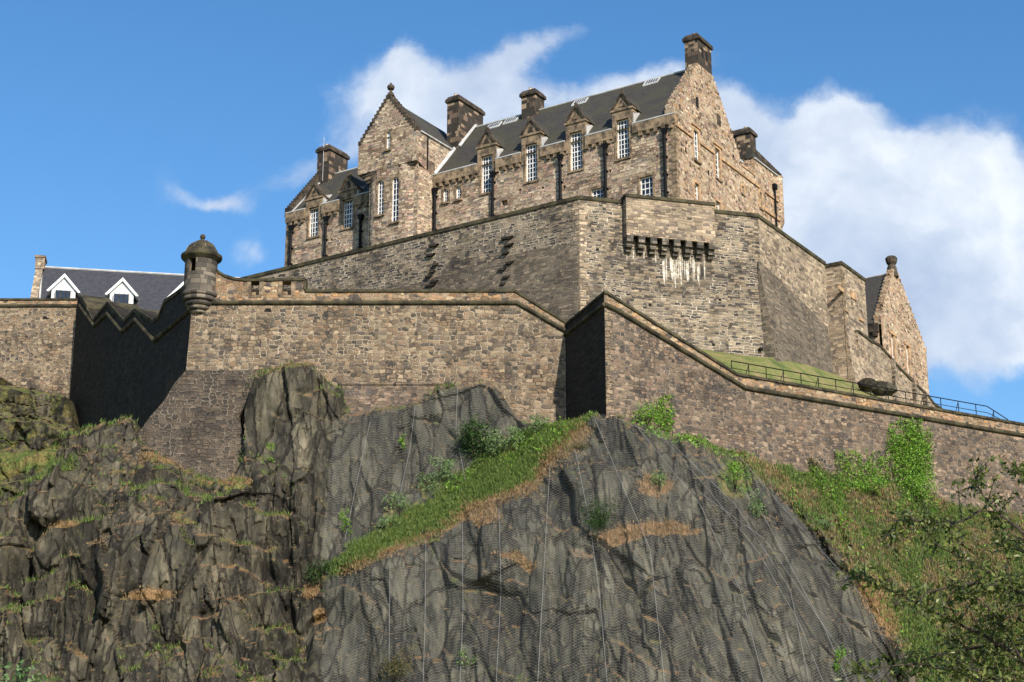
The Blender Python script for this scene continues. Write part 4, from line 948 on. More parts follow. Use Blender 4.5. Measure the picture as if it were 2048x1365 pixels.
# ---- return wall, its shade deepened by near-black stone colour, with saw-tooth parapet, and the far left wall
c1, c2 = FW.p(sL, 0, 0), P(155, 600, 182); ang = math.degrees(math.atan2(c2.x - c1.x, c2.y - c1.y)); FD = Frame(c1, ang)
ret = empty('shaded_return_wall', (c2.x + 5, c2.y - 10, 36), 'black shadowed wall with saw-tooth parapet between left wall and sentry turret', 'wall')
top = [FD.h(x, y) for x, y in ((383, 610), (312, 690), (245, 660), (210, 640), (163, 600))]
LD = (c2 - c1).to_2d().length if hasattr(c2 - c1, 'to_2d') else math.hypot(c2.x - c1.x, c2.y - c1.y)
saw = [FD.h(x, y) for x, y in ((386, 560), (352, 585), (330, 600), (318, 632), (308, 640), (271, 617), (249, 640), (216, 603), (187, 640), (162, 590))]
bl = FD.h(136, 866)
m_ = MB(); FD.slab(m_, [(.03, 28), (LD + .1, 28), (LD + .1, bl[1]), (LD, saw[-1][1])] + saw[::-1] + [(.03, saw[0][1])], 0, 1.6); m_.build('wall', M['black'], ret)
m_ = MB(); FD.strip(m_, saw, .35, -.12, 2.4); m_.build('coping', M['moss'], ret)
sl2 = [FD.h(x, y) for x, y in ((380, 622), (310, 682), (272, 640), (246, 664), (216, 628), (190, 652), (161, 612))]
m_ = MB(); m_.tube([FD.p(s, -.05, z) for s, z in sl2], .22, 6); m_.build('string_course', M['moss'], ret)
for (x, y) in ((163, 590), (216, 603), (271, 617)):      # sloping merlon slabs behind each tooth
    s_, z_ = FD.h(x, y); m_ = MB(); e_ = 4.2
    a = [FD.p(s_, -.1, z_), FD.p(s_ - 3.6, -.1, z_ - 2.6 + .3), FD.p(s_ - 3.6, 3.0, z_ - 2.2 + .3), FD.p(s_, 3.0, z_ + .1)]; m_.prism(a, [v - Vector((0, 0, .4)) for v in a]); m_.build('merlon_slab', M['moss'], ret)
left = empty('left_wall', (c2.x - 8, c2.y + 1, 44), 'pale brown rubble wall at the left edge below the white dormers', 'wall')
FX = Frame(c2, -90)
zt = FX.h(80, 597)[1]; zs = FX.h(80, 612)[1]
m_ = MB(); FX.slab(m_, [(-.0, 40), (30, 40), (30, zs), (0, zs), (0, zs - 2), (0, bl[1])], 0, 1.5)
m_.build('wall', M['lower'], left)
m_ = MB(); FX.slab(m_, [(0, zs), (30, zs), (30, zt - .2), (0, zt - .2)], .08, .9); m_.build('parapet', M['parapet'], left)
m_ = MB(); FX.box(m_, 0, 30, -.05, 1.0, zt - .2, zt); m_.build('coping', M['moss'], left)
m_ = MB(); m_.tube([FX.p(0, -.02, zs), FX.p(30, -.02, zs)], .2, 8); m_.build('string_course', M['moss'], left)
s_, z_ = FX.h(91, 636); m_ = MB(); FX.slab(m_, [(s_ - .35, z_ - .15), (s_ + .3, z_ - .2), (s_ + .25, z_ + .2), (s_ - .1, z_ + .15)], -.01, .02); m_.build('drain_hole', M['hollow'], left)

# ================================================================== RIGHT CURTAIN WALL
W0 = P(1209, 600, 132); F4 = Frame(W0, 60); F5 = Frame(W0, -19.6)
rw = empty('right_curtain_wall', (W0.x + 20, W0.y + 12, 30), 'brown rubble wall whose sloping parapet drops from its corner and runs off right', 'wall')
T4 = [F4.h(x, y) for x, y in ((1209, 589), (1226, 590), (1475, 752))]; TZ = 42.35; T4 = [(0, T4[0][1] + .3), (.8, T4[1][1])] + [(T4[2][0], TZ), (62, TZ)]
S4 = [(0, 46.1), (.9, 45.9), (F4.h(1490, 778)[0], 41.15), (62, 41.15)]
m_ = MB(); F4.slab(m_, [(.36, 22), (62, 22)] + S4[:0:-1] + [(.36, 46.02)], 0, 1.6); m_.poly([F4.p(0, 0, 22), F4.p(.36, 0, 22), F4.p(.36, 0, 46.02), F4.p(0, 0, 46.1)]); m_.build('wall', M['lower2'], rw)
m_ = MB(); F4.slab(m_, [(.36, 46.02)] + S4[1:] + [(s, z - .22) for s, z in T4[:0:-1]] + [(.36, T4[0][1] - .22)], .1, .95); m_.poly([F4.p(.04, .1, 46.05), F4.p(.36, .1, 46.02), F4.p(.36, .1, T4[0][1] - .22), F4.p(.04, .1, T4[0][1] - .22)]); m_.build('parapet', M['parapet'], rw)
m_ = MB(); F4.strip(m_, [(.30, T4[0][1])] + T4[1:], .22, -.03, 1.1); F4.strip(m_, [(-.01, T4[0][1] - .002), (.3, T4[0][1] - .002)], .22, -.028, .3); m_.build('coping', M['moss'], rw)
m_ = MB(); m_.tube([F4.p(s, -.03, z) for s, z in S4], .21, 10); m_.build('string_course', M['moss'], rw)
L5 = 9.2; zt5 = T4[0][1]; zs5 = 46.1
t5 = [(0, zt5), (1.0, zt5), (L5, F5.h(1135, 643)[1])]
m_ = MB(); F5.slab(m_, [(0.9, 22), (L5, 22), (L5, zs5), (0.9, zs5)], 0, 1.6); m_.poly([F5.p(0.0, 0, 22), F5.p(.9, 0, 22), F5.p(.9, 0, zs5), F5.p(0, 0, zs5)]); rs = m_.build('return_wall', M['black'], rw)  # return face turned from the sun, its shade put into the stone colour
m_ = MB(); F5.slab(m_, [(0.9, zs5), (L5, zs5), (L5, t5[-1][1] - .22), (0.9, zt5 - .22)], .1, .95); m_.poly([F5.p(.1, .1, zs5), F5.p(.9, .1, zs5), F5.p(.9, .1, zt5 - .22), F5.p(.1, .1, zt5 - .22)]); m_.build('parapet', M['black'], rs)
m_ = MB(); F5.strip(m_, [(.85, zt5)] + t5[1:], .22, -.02, 1.08); F5.strip(m_, [(-.02, zt5 - .003), (.85, zt5 - .003)], .22, -.018, .35); m_.build('coping', M['moss'], rs)
m_ = MB(); m_.tube([F5.p(-.1, -.03, zs5), F5.p(L5, -.03, zs5)], .2, 8); m_.build('string_course', M['moss'], rs)
m_ = MB(); z = 36.5; i = 0
while z < 45.6: a = .75 if i % 2 else .45; F4.box(m_, -.02, a, -.04, .02, z, z + .4); z += .46; i += 1
m_.build('quoins', M['lower'], rw)

# railing behind the parapet
FRl = Frame(F4.p(0, 1.5, 0), 60)
rail = empty('iron_railing', (FRl.p(30, 0, 0).x, FRl.p(30, 0, 0).y, 41.5), 'thin black iron handrail along the top of the right curtain wall', 'railing')
tp = [FRl.h(x, y) for x, y in ((1462, 722), (1640, 754), (1861, 793), (1974, 813), (2016, 840))]
m_ = MB(); m_.tube([FRl.p(s, 0, z) for s, z in tp], .045, 6); m_.build('top_rail', M['iron'], rail)
mp = [(s, z - .62) for s, z in tp[:-1]]; mp.append((tp[-1][0] - .8, tp[-1][1] - .1)); m_ = MB(); m_.tube([FRl.p(s, 0, z) for s, z in mp], .03, 6); m_.build('mid_rail', M['iron'], rail)
x = 1464.0; i = 0
while x < 1985:
    s_ = FRl.h(x, 760)[0]; z_ = float(np.interp(s_, [p[0] for p in tp], [p[1] for p in tp])); m_ = MB()
    m_.tube([FRl.p(s_, 0, z_), FRl.p(s_, 0, z_ - 2.0)], .04, 6)
    if i % 2: m_.tube([FRl.p(s_, 0, z_ - .1), FRl.p(s_ - .55, 0, z_ - 1.5)], .03, 6)
    m_.build('post', M['iron'], rail); x += 34.5; i += 1

# grass terrace between bastion and curtain wall
m_ = MB(); back = [F2.p(1, .3, 49.7), F2.p(s2 - 2, -.1, 48.55), F3.p(0, -1.0, 48.35), F3.p(8, -1, 49.6), F3.p(16, -.6, 50.6), FL.p(2, -.3, 50.4), FL.p(10, -.3, 50.2), FL.p(18, -.3, 50.4), FL.p(22.5, -.3, 51.2), FL.p(27, -.3, 48.0)]
fs = [3, 8, 12.5, 18, 24, 29, 34, 38, 41, 44]
fr_ = [F4.p(s, .6, 40.9) for s in fs]; NN = 14; grid = []
for a, b in zip(back, fr_):
    grid.append([a.lerp(b, k_ / NN) + Vector((0, 0, .35 * math.sin(k_ / NN * math.pi * 2) * .6 + random.uniform(-.06, .06))) for k_ in range(NN + 1)])
for i in range(len(grid) - 1):
    for k_ in range(NN): m_.poly([grid[i][k_], grid[i + 1][k_], grid[i + 1][k_ + 1], grid[i][k_ + 1]])
tag(m_.build('grass_bank', M['lawn'], None, smooth=True), kind='structure')
def boulder(loc, r, name, label, sc=(1, .9, .75), seed=0, mat=None):
    rng = np.random.RandomState(seed); bm = bmesh.new(); bmesh.ops.create_icosphere(bm, subdivisions=3, radius=1)
    ax = rng.normal(size=(14, 3)); ax /= np.linalg.norm(ax, axis=1)[:, None]; dd = rng.uniform(.62, .95, 14)
    for v in bm.verts:
        p = np.array(v.co); 
        for a, d_ in zip(ax, dd):
            k = p @ a
            if k > d_: p = p - a * (k - d_)
        p += rng.normal(size=3) * .02; v.co = Vector(p * np.array(sc) * r)
    me = bpy.data.meshes.new(name); bm.to_mesh(me); bm.free(); me.materials.append(mat or M['rock'])
    o = bpy.data.objects.new(name, me); col.objects.link(o); o.location = loc; return tag(o, label, 'boulder', 'boulders at the foot of the stepped wall')
for i, (x, y, Y, r, lb) in enumerate([(1735, 770, 164, .95, 'small dark boulder, leftmost of the pair by the block tower'), (1768, 778, 165, 1.25, 'large dark boulder, right one of the pair at the wall foot')]):
    boulder(P(x, y, Y), r, 'boulder', lb, (1.1, .8, .75), i + 3)

# ================================================================== HOUSE WITH WHITE DORMERS
HP = P(75, 600, 198); FH = Frame(HP, 80)
house = empty('dormer_house', (HP.x + 8, HP.y + 4, 58), 'slate roofed house behind the left wall with white gabled dormers', 'house')
rl = FH.h(82, 535, 5); rr_ = FH.h(420, 553, 5); ev = FH.h(75, 612)[1]
lE = FH.h(74, 600)[0]; 
m_ = MB(); a = [FH.p(lE, 0, ev - .5), FH.p(40, 0, ev - .5), FH.p(40, 5, rl[1]), FH.p(rl[0], 5, rl[1])]; L_ = math.hypot(5, rl[1] - ev)
m_.poly(a, [(0, 0), (40, 0), (40, L_), (0, L_)]); m_.poly([FH.p(lE, 10, ev - .5), FH.p(40, 10, ev - .5), FH.p(40, 5, rl[1]), FH.p(rl[0], 5, rl[1])], [(0, 0), (40, 0), (40, L_), (0, L_)])
hr = m_.build('roof', M['slate_grey'], house)
m_ = MB(); m_.tube([FH.p(rl[0], 5, rl[1] + .05), FH.p(40, 5, rl[1] + .05)], .14, 6); m_.tube([FH.p(lE + .3, 0, ev - .4), FH.p(rl[0] + .1, 5, rl[1] + .05)], .13, 6); m_.build('ridge_lead', M['lead'], hr)
gw0 = FH.h(56, 600)[0]
m_ = MB(); FH.slab(m_, [(lE - 1.0, 55), (lE + .05, 55), (lE + .05, ev), (rl[0] + .05, rl[1]), (rl[0] + .05, rl[1] + 1.0), (rl[0] - .8, rl[1] + 1.0)][:0] or [(0, 0)] * 3, 0, 0) if 0 else None
for (d0_, d1_, zA, zB_) in ((0, 5, ev, rl[1] + .1),):
    a = [FH.p(lE - .9, 0, 55), FH.p(lE - .9, 10, 55), FH.p(lE - .9, 10, ev), FH.p(lE - .9, 5.6, rl[1] + .1), FH.p(lE - .9, 4.4, rl[1] + .1), FH.p(lE - .9, 0, ev)]
    m_.prism(a, [v + FH.t * .85 for v in a])
m_.build('gable_wall', M['upper_lit'], house)
m_ = MB(); FH.box(m_, lE - 1.0, lE + .1, 3.9, 6.1, rl[1] - .5, rl[1] + .9); ck = m_.build('chimney', M['upper_lit'], house)
m_ = MB(); FH.box(m_, lE - 1.1, lE + .2, 3.8, 6.2, rl[1] + .9, rl[1] + 1.15); m_.build('cap', M['ashlar'], ck)
m_ = MB(); FH.box(m_, lE, 40, .1, 9.9, 55, ev - .6); m_.build('wall', M['offwhite'], house)
for i, (xc, yt, yb) in enumerate(((130, 549, 584), (246, 557, 591), (367, 565, 600))):
    c, za = FH.h(xc, yt, .2); ze = FH.h(xc, yb, .2)[1]; zw = FH.h(xc, yb + 30, .2)[1]; m_ = MB(); w = 1.95
    FH.slab(m_, [(c - w + .55, zw - 1), (c + w - .55, zw - 1), (c + w - .55, ze + .2), (c, za - .35), (c - w + .55, ze + .2)], .2, 4.5); dm = m_.build('dormer', M['offwhite'], house)
    m_ = MB()
    for sg in (-1, 1):
        FH.slab(m_, [(c + sg * w, ze), (c + sg * w, ze - .12), (c + sg * (w - .25), ze - .12), (c, za - .42), (c, za)], -.12, 4.6)
    m_.build('bargeboard', M['white'], dm)
    m_ = MB(); FH.slab(m_, [(c - .95, zw - .6), (c + .95, zw - .6), (c + .95, ze + .05), (c + .6, ze + .35), (c - .6, ze + .35), (c - .95, ze + .05)], -.25, .25); m_.build('bay', M['offwhite'], dm)
    m_ = MB(); FH.box(m_, c - .8, c + .8, -.3, -.255, zw - .5, ze - .02); m_.build('pane', M['glass'], dm)
    m_ = MB()
    for x in (-.82, -.3, .3, .82): FH.box(m_, c + x - .05, c + x + .05, -.36, -.30, zw - .5, ze)
    FH.box(m_, c - .8, c + .8, -.36, -.30, zw + .2, zw + .28); m_.build('window_frame', M['crow'], dm)
    m_ = MB(); FH.box(m_, c - w, c + w, -.2, .1, zw - 1.3, zw - .65); m_.build('apron', M['white'], dm)

# ================================================================== ROCK
def hash2(ix, iy, k):
    h = (ix.astype(np.int64) * 374761393 + iy.astype(np.int64) * 668265263 + k * 982451653) & 0xffffffff
    h = ((h ^ (h >> 13)) * 1274126177) & 0xffffffff
    return ((h ^ (h >> 16)) & 0xffffff) / float(0xffffff)
def vnoise(x, y, k=0):
    ix, iy = np.floor(x), np.floor(y); fx, fy = x - ix, y - iy
    fx = fx * fx * (3 - 2 * fx); fy = fy * fy * (3 - 2 * fy)
    a = hash2(ix, iy, k); b = hash2(ix + 1, iy, k); c = hash2(ix, iy + 1, k); d = hash2(ix + 1, iy + 1, k)
    return (a + (b - a) * fx) * (1 - fy) + (c + (d - c) * fx) * fy
def fbm(x, y, k=0, o=4):
    s = 0; a = .5
    for i in range(o): s = s + a * (vnoise(x, y, k + i) - .5); x = x * 2.03; y = y * 2.03; a *= .5
    return s
def slabs(x, z, sx, sz, k, gx=.5, gz=.25, off=1.0):
    """broken rock: every cell a plane of its own; returns height and closeness to a crack"""
    u, v = x / sx, z / sz; iu, iv = np.floor(u), np.floor(v)
    d1 = np.full(u.shape, 9.); d2 = np.full(u.shape, 9.); h1 = np.zeros(u.shape)
    for dx in (-1, 0, 1):
        for dy in (-1, 0, 1):
            cx, cy = iu + dx, iv + dy
            px = cx + .1 + .8 * hash2(cx, cy, k); py = cy + .1 + .8 * hash2(cx, cy, k + 1)
            du, dv = u - px, v - py; d = np.abs(du) * .7 + np.abs(dv) * .5 + np.hypot(du, dv) * .4
            h = (hash2(cx, cy, k + 2) - .5) * off + (hash2(cx, cy, k + 3) - .5) * 2 * gx * du + (hash2(cx, cy, k + 4) - .6) * 2 * gz * dv
            n = d < d1; d2 = np.where(n, d1, np.minimum(d2, d)); h1 = np.where(n, h, h1); d1 = np.where(n, d, d1)
    return h1, d2 - d1
def tps(pts):
    A = np.array([[p.x, p.z] for p in pts]); Yv = np.array([p.y for p in pts]); n = len(A)
    def U(r): return np.where(r > 1e-9, r * r * np.log(np.maximum(r, 1e-9)), 0)
    K = U(np.linalg.norm(A[:, None] - A[None], axis=2)) + np.eye(n) * 6.0
    Pm = np.hstack([np.ones((n, 1)), A]); L = np.zeros((n + 3, n + 3)); L[:n, :n] = K; L[:n, n:] = Pm; L[n:, :n] = Pm.T
    w = np.linalg.solve(L, np.concatenate([Yv, np.zeros(3)]))
    def f(x, z):
        o = w[n] + w[n + 1] * x + w[n + 2] * z
        for i in range(n): o = o + w[i] * U(np.hypot(x - A[i, 0], z - A[i, 1]))
        return o
    return f
def inpoly(px, py, poly, soft=0):
    c = np.zeros(px.shape, bool); n = len(poly)
    for i in range(n):
        x0, y0 = poly[i]; x1, y1 = poly[(i + 1) % n]
        if y0 == y1: continue
        cond = ((y0 > py) != (y1 > py)) & (px < (x1 - x0) * (py - y0) / (y1 - y0) + x0); c ^= cond
    return c
def softpoly(px, py, poly, soft):
    d = np.full(px.shape, 1e9); n = len(poly)
    for i in range(n):
        x0, y0 = poly[i]; x1, y1 = poly[(i + 1) % n]; dx, dy = x1 - x0, y1 - y0
        t = np.clip(((px - x0) * dx + (py - y0) * dy) / (dx * dx + dy * dy + 1e-9), 0, 1)
        d = np.minimum(d, np.hypot(px - x0 - t * dx, py - y0 - t * dy))
    s = np.where(inpoly(px, py, poly), d, -d)
    return np.clip(s / soft + .5, 0, 1)
def np_project(X, Y, Z):
    zz = Z - 1.7; dep = Y * _c + zz * _s; up = -Y * _s + zz * _c
    return 1024 + FPX * X / dep, 682.5 - FPX * up / dep
def gridmesh(name, X, Y, Z, keep, mat, zone=None, uv=None):
    r, c = X.shape; idx = np.arange(r * c).reshape(r, c)
    q = np.stack([idx[:-1, :-1], idx[:-1, 1:], idx[1:, 1:], idx[1:, :-1]], -1).reshape(-1, 4)
    k = keep[:-1, :-1] & keep[:-1, 1:] & keep[1:, 1:] & keep[1:, :-1]; q = q[k.reshape(-1)]
    used = np.unique(q); mp = np.full(r * c, -1); mp[used] = np.arange(len(used)); q = mp[q]
    co = np.stack([X, Y, Z], -1).reshape(-1, 3)[used]
    me = bpy.data.meshes.new(name); me.vertices.add(len(co)); me.vertices.foreach_set('co', co.astype(np.float32).ravel())
    me.loops.add(q.size); me.loops.foreach_set('vertex_index', q.ravel().astype(np.int32))
    me.polygons.add(len(q)); me.polygons.foreach_set('loop_start', (np.arange(len(q)) * 4).astype(np.int32)); me.polygons.foreach_set('loop_total', np.full(len(q), 4, np.int32))
    me.update(calc_edges=True); me.validate()
    if zone is not None:
        ca = me.color_attributes.new('zone', 'FLOAT_COLOR', 'POINT'); z4 = np.concatenate([zone.reshape(-1, 3)[used], np.ones((len(used), 1))], 1); ca.data.foreach_set('color', z4.astype(np.float32).ravel())
    if uv is not None:
        ul = me.uv_layers.new(name='UVMap'); u = uv.reshape(-1, 2)[used][q.ravel()]; ul.data.foreach_set('uv', u.astype(np.float32).ravel())
    me.materials.append(mat); me.shade_flat()
    o = bpy.data.objects.new(name, me); col.objects.link(o); return o

CP = [(-150, 1000, 130), (0, 1012, 130.5), (0, 1180, 127), (0, 1365, 123.5), (120, 940, 133), (200, 905, 135), (250, 840, 138), (200, 1050, 128.5), (200, 1365, 122), (300, 1100, 127), (400, 1365, 122), (400, 1000, 131),
      (330, 940, 134.5), (480, 980, 131.5), (400, 930, 138), (440, 850, 139.5), (300, 850, 139), (480, 1150, 128.5), (600, 1365, 124.5), (600, 1000, 132), (600, 760, 137.2), (530, 770, 137.2), (560, 900, 134.5), (660, 800, 137.8), (640, 1150, 130.5), (625, 1250, 129),
      (700, 850, 136), (850, 800, 136.5), (950, 780, 137), (1000, 800, 137.5), (980, 900, 135), (850, 1000, 133.5), (720, 1050, 132.5), (690, 950, 134.5),
      (1190, 822, 131.6), (1100, 890, 131.2), (1000, 985, 130), (900, 1050, 129.2), (700, 1135, 128),
      (1130, 1000, 126.5), (1190, 1100, 123.5), (1190, 1365, 118.5), (1000, 1200, 124), (1000, 1365, 120.5), (800, 1200, 125.5), (800, 1365, 122.5), (680, 1365, 124.5), (660, 1250, 127.5),
      (1300, 880, 130.5), (1350, 1100, 124.5), (1400, 1365, 118.5), (1460, 930, 131.5), (1540, 1120, 127.5), (1580, 1365, 121.5), (1640, 1120, 130.5), (1740, 1290, 129),
      (1370, 862, 134.5), (1500, 905, 138), (1560, 960, 138), (1650, 960, 141.5), (1800, 1000, 145), (2048, 1040, 152.5), (2048, 1365, 138), (1900, 1200, 140), (1750, 1100, 136), (2250, 1120, 160), (2250, 1365, 144), (1850, 1365, 133)]
base = tps([P(*c) for c in CP])
xs = np.arange(-47, 56, .10); zs_ = np.concatenate([np.arange(-1.5, 10.5, 1.5), np.arange(11, 47.6, .10)])
GX, GZ = np.meshgrid(xs, zs_)
def lowY(x, z):
    y = base(x, np.maximum(z, 14.0)); return y - np.maximum(14.0 - z, 0) * .55
GY = lowY(GX, GZ)
px, py = np_project(GX, GY, GZ)
netpoly = [(660, 860), (695, 818), (830, 798), (920, 765), (990, 765), (1035, 830), (1130, 850), (1190, 822), (1300, 850), (1400, 885), (1480, 910), (1560, 990), (1640, 1080), (1715, 1170), (1775, 1270), (1770, 1330), (1790, 1500), (640, 1500), (645, 1200), (640, 1100)]
netw = softpoly(px, py, netpoly, 30.)
rampband = [(1185, 818), (1120, 840), (1040, 868), (960, 930), (860, 1000), (760, 1060), (690, 1108), (660, 1150), (690, 1142), (800, 1090), (900, 1052), (960, 1003), (1060, 965), (1110, 905), (1165, 850)]
rampw = softpoly(px + fbm(GX * .8, GZ * .8, 180, 4) * 50, py + fbm(GX * .8, GZ * .8, 185, 4) * 60, rampband, 14.)
slopepoly = [(1370, 862), (1480, 900), (1560, 925), (1640, 930), (1700, 955), (1850, 970), (1920, 1005), (2100, 1040), (2300, 1060), (2300, 1400), (1850, 1400), (1800, 1290), (1710, 1150), (1620, 1040), (1520, 960)]
slopew = softpoly(px, py, slopepoly, 30.)
# faceted relief, leaning with the strata
kl = .10 + .42 * np.clip((px - 1150) / 450, 0, 1)
lean = GX + GZ * kl
wx = lean + fbm(GX * .16, GZ * .08, 50) * 2.2; wz = GZ + fbm(GX * .3, GZ * .15, 60) * 3.0 - GX * .15
Q_, e0_ = slabs(GX * .9 + GZ * (.35 + kl), GZ - GX * .35, 8.5, 9.0, 201, 1.2, .8, .9)
A_, e1 = slabs(wx, wz, 4.6, 12.0, 11, 1.0, .6, 1.35)
B_, e2 = slabs(wx + A_ * .5, wz, 1.7, 5.0, 21, .62, .40, .80)
C_, e3 = slabs(wx, wz + B_, .62, 2.2, 31, .26, .18, .30)
D_ = fbm(wx * 2.2, wz * .6, 70, 5) * .5
cm = np.clip(fbm(GX * .35, GZ * .2, 130, 3) * 5 + .1, 0, 1)
crack = np.clip(1 - e1 / .06, 0, 1) * .9 * cm + np.clip(1 - e2 / .06, 0, 1) * .30 * np.clip(fbm(GX * .6, GZ * .4, 140, 3) * 6, 0, 1)
leftw = np.clip(1 - netw, 0, 1) * (1 - slopew)
rug = Q_ * (.75 * netw + .55 * leftw) + A_ * (.62 + .30 * leftw) + B_ * (.72 + .40 * leftw) + C_ * (.8 + .5 * leftw) + D_ * .6 + crack
ter = np.mod(GZ * .22 + fbm(GX * .14, GZ * .10, 80) * 4.5 + A_ * .25, 1.0); ter = np.where(ter < .12, ter / .12, 1 - (ter - .12) / .88)
tm = np.clip(fbm(GX * .22, GZ * .22, 150, 3) * 6 + .25, 0, 1)
amp = .95 * netw + 1.0 * leftw + .75 * slopew
amp = amp * (1 - .6 * rampw) * (1 - .5 * softpoly(px, py, [(470, 700), (700, 700), (690, 880), (640, 960), (480, 960)], 60.))
relief = rug * amp + (ter * tm - .3) * (leftw * 1.3 + .35 * netw + .15 * slopew)
relief[9:] = (relief[9:] * 4 + np.roll(relief, 1, 0)[9:] + np.roll(relief, -1, 0)[9:] + np.roll(relief, 1, 1)[9:] + np.roll(relief, -1, 1)[9:]) / 8
OUT = [(-400, 1015), (0, 1005), (100, 940), (135, 868), (250, 826), (262, 838), (285, 890), (330, 915), (400, 948), (458, 962), (489, 902), (483, 832), (500, 770), (512, 740), (560, 732), (600, 722), (622, 720), (645, 752), (680, 765), (690, 800), (700, 817), (760, 812), (830, 800), (880, 775), (930, 765), (985, 767), (1012, 795), (1030, 830), (1060, 846), (1120, 845), (1190, 820), (1222, 822), (1300, 850), (1380, 872), (1480, 903), (1560, 925), (1640, 935), (1700, 960), (1850, 975), (1900, 1005), (2048, 1030), (2400, 1080)]
outl = np.interp(px, [p[0] for p in OUT], [p[1] for p in OUT]) + fbm(px / 22, py * 0, 90) * 14 + fbm(px / 90, py * 0, 95) * 10
over = np.clip((outl - py) / 26, 0, 1)          # 0 on the visible rock, 1 behind the wall
YF = GY + relief
wallY = np.where(px < 372, 176, np.where(px < 1130, 144.0, np.where(px < 1209, 142, 135 + np.maximum(GX - 7, 0) * .6)))
rim = np.clip(1 - (py - outl) / 22, 0, 1) ** 2 * .9
YF = YF + rim
YF = np.where(py < outl, YF + (np.maximum(wallY - YF, 0) + 2.5) * (over ** .8), YF)
# the ground levels the ramp back so that it is a real shelf
keep = (py > outl - 46) | (GZ < 12)
# hold the rock off the masonry foot and the walls
rng_ = np.random.RandomState(3)
zone = np.zeros(GX.shape + (3,))
zone[..., 0] = netw
green_patch = [(-60, 930, 0, 900)]
zone[..., 1] = np.clip(rampw * (.55 + .45 * np.clip((px * 0.56 + py - 1480) * 0 + 1, 0, 1)) + slopew * .42 + .2 * (fbm(GX * .5, GZ * .5, 120) > .12) * netw * 0, 0, 1)
zone[..., 2] = np.clip(softpoly(px, py, [(1160, 842), (1100, 905), (1050, 975), (940, 1010), (880, 1055), (700, 1128), (690, 1140), (880, 1075), (960, 1020), (1060, 985), (1120, 915), (1175, 855)], 12.) * .9 + slopew * .40
                       + softpoly(px, py, [(1190, 1075), (1230, 1055), (1330, 1040), (1400, 1060), (1395, 1068), (1300, 1072), (1215, 1095)], 14.) + softpoly(px, py, [(930, 1005), (985, 1008), (1000, 1040), (960, 1060), (930, 1035)], 16.)
                       + softpoly(px, py, [(990, 1112), (1040, 1108), (1075, 1135), (1060, 1148), (1030, 1125)], 12.)+ .6 * softpoly(px, py, [(1690, 1130), (1740, 1150), (1800, 1260), (1770, 1290), (1720, 1200)], 30.), 0, 1)
for (cx_, cy_, rx_, ry_) in ((330, 915, 50, 14), (470, 960, 40, 12), (600, 720, 30, 6), (300, 1190, 60, 14), (620, 1180, 22, 20), (640, 1230, 16, 20), (130, 1050, 40, 10), (1310, 970, 40, 30)):
    zone[..., 2] += .75 * np.clip(1.3 - ((px - cx_) / rx_) ** 2 - ((py - cy_) / ry_) ** 2, 0, 1)
for (cx_, cy_, rx_, ry_) in ((60, 925, 60, 20), (640, 1150, 22, 14), (470, 975, 30, 8), (540, 890, 12, 10), (900, 975, 90, 25), (820, 1030, 70, 25), (1470, 960, 50, 40)):
    zone[..., 1] += .7 * np.clip(1.3 - ((px - cx_) / rx_) ** 2 - ((py - cy_) / ry_) ** 2, 0, 1)
zone = np.clip(zone, 0, 1)
cliff = tag(gridmesh('rock_cliff', GX, YF, GZ, keep, M['rock'], zone), kind='structure')

# far left outcrop above the cliff
CP2 = [(-150, 780, 176), (0, 765, 177), (130, 800, 176), (0, 880, 172), (130, 900, 170), (-150, 900, 172), (0, 1000, 164), (180, 1000, 160), (260, 960, 160), (-150, 1050, 160), (0, 1100, 158), (250, 1100, 154)]
b2 = tps([P(*c) for c in CP2])
X2, Z2 = np.meshgrid(np.arange(-62, -32, .14), np.arange(28, 54.5, .14)); Y2 = b2(X2, Z2); p2x, p2y = np_project(X2, Y2, Z2)
A2, f1 = slabs(X2 + Z2 * .1, Z2 + fbm(X2 * .3, Z2 * .3, 9) * 3, 5.0, 3.2, 41, .8, .6, 1.6); B2_, f2 = slabs(X2, Z2, 1.8, 1.4, 51, .5, .3, .7)
t2 = np.mod(Z2 * .28 + fbm(X2 * .12, Z2 * .1, 85) * 2.2, 1.0); t2 = np.where(t2 < .3, t2 / .3, 1 - (t2 - .3) / .7) * 2.2
Y2 = Y2 + A2 * .7 + B2_ * .5 + t2 - .9 + fbm(X2 * 1.2, Z2 * 1.2, 99, 5) * .8 + np.clip(1 - f1 / .06, 0, 1) * .4
o2 = np.interp(p2x, [-300, 0, 25, 60, 100, 135, 150, 300], [765, 755, 765, 770, 785, 800, 870, 900]) + fbm(p2x / 16, p2x * 0, 44) * 14
Y2 = np.where(p2y < o2, Y2 + np.clip((o2 - p2y) / 20, 0, 1) * 12, Y2)
z2 = np.zeros(X2.shape + (3,)); z2[..., 1] = .40 + .5 * softpoly(p2x, p2y, [(-200, 910), (0, 912), (120, 890), (120, 925), (0, 950), (-200, 960)], 16.); z2[..., 2] = .28
tag(gridmesh('rock_outcrop', X2, Y2, Z2, (p2y > o2 - 40) & (p2x < 330), M['rock'], z2), kind='structure')

# ground
gm = bpy.data.meshes.new('ground'); n_ = 3000
gm.from_pydata([(-n_, -n_, 0), (n_, -n_, 0), (n_, n_, 0), (-n_, n_, 0)], [], [(0, 1, 2, 3)]); gm.materials.append(M['lawn'])
go = bpy.data.objects.new('ground', gm); col.objects.link(go); tag(go, kind='structure')

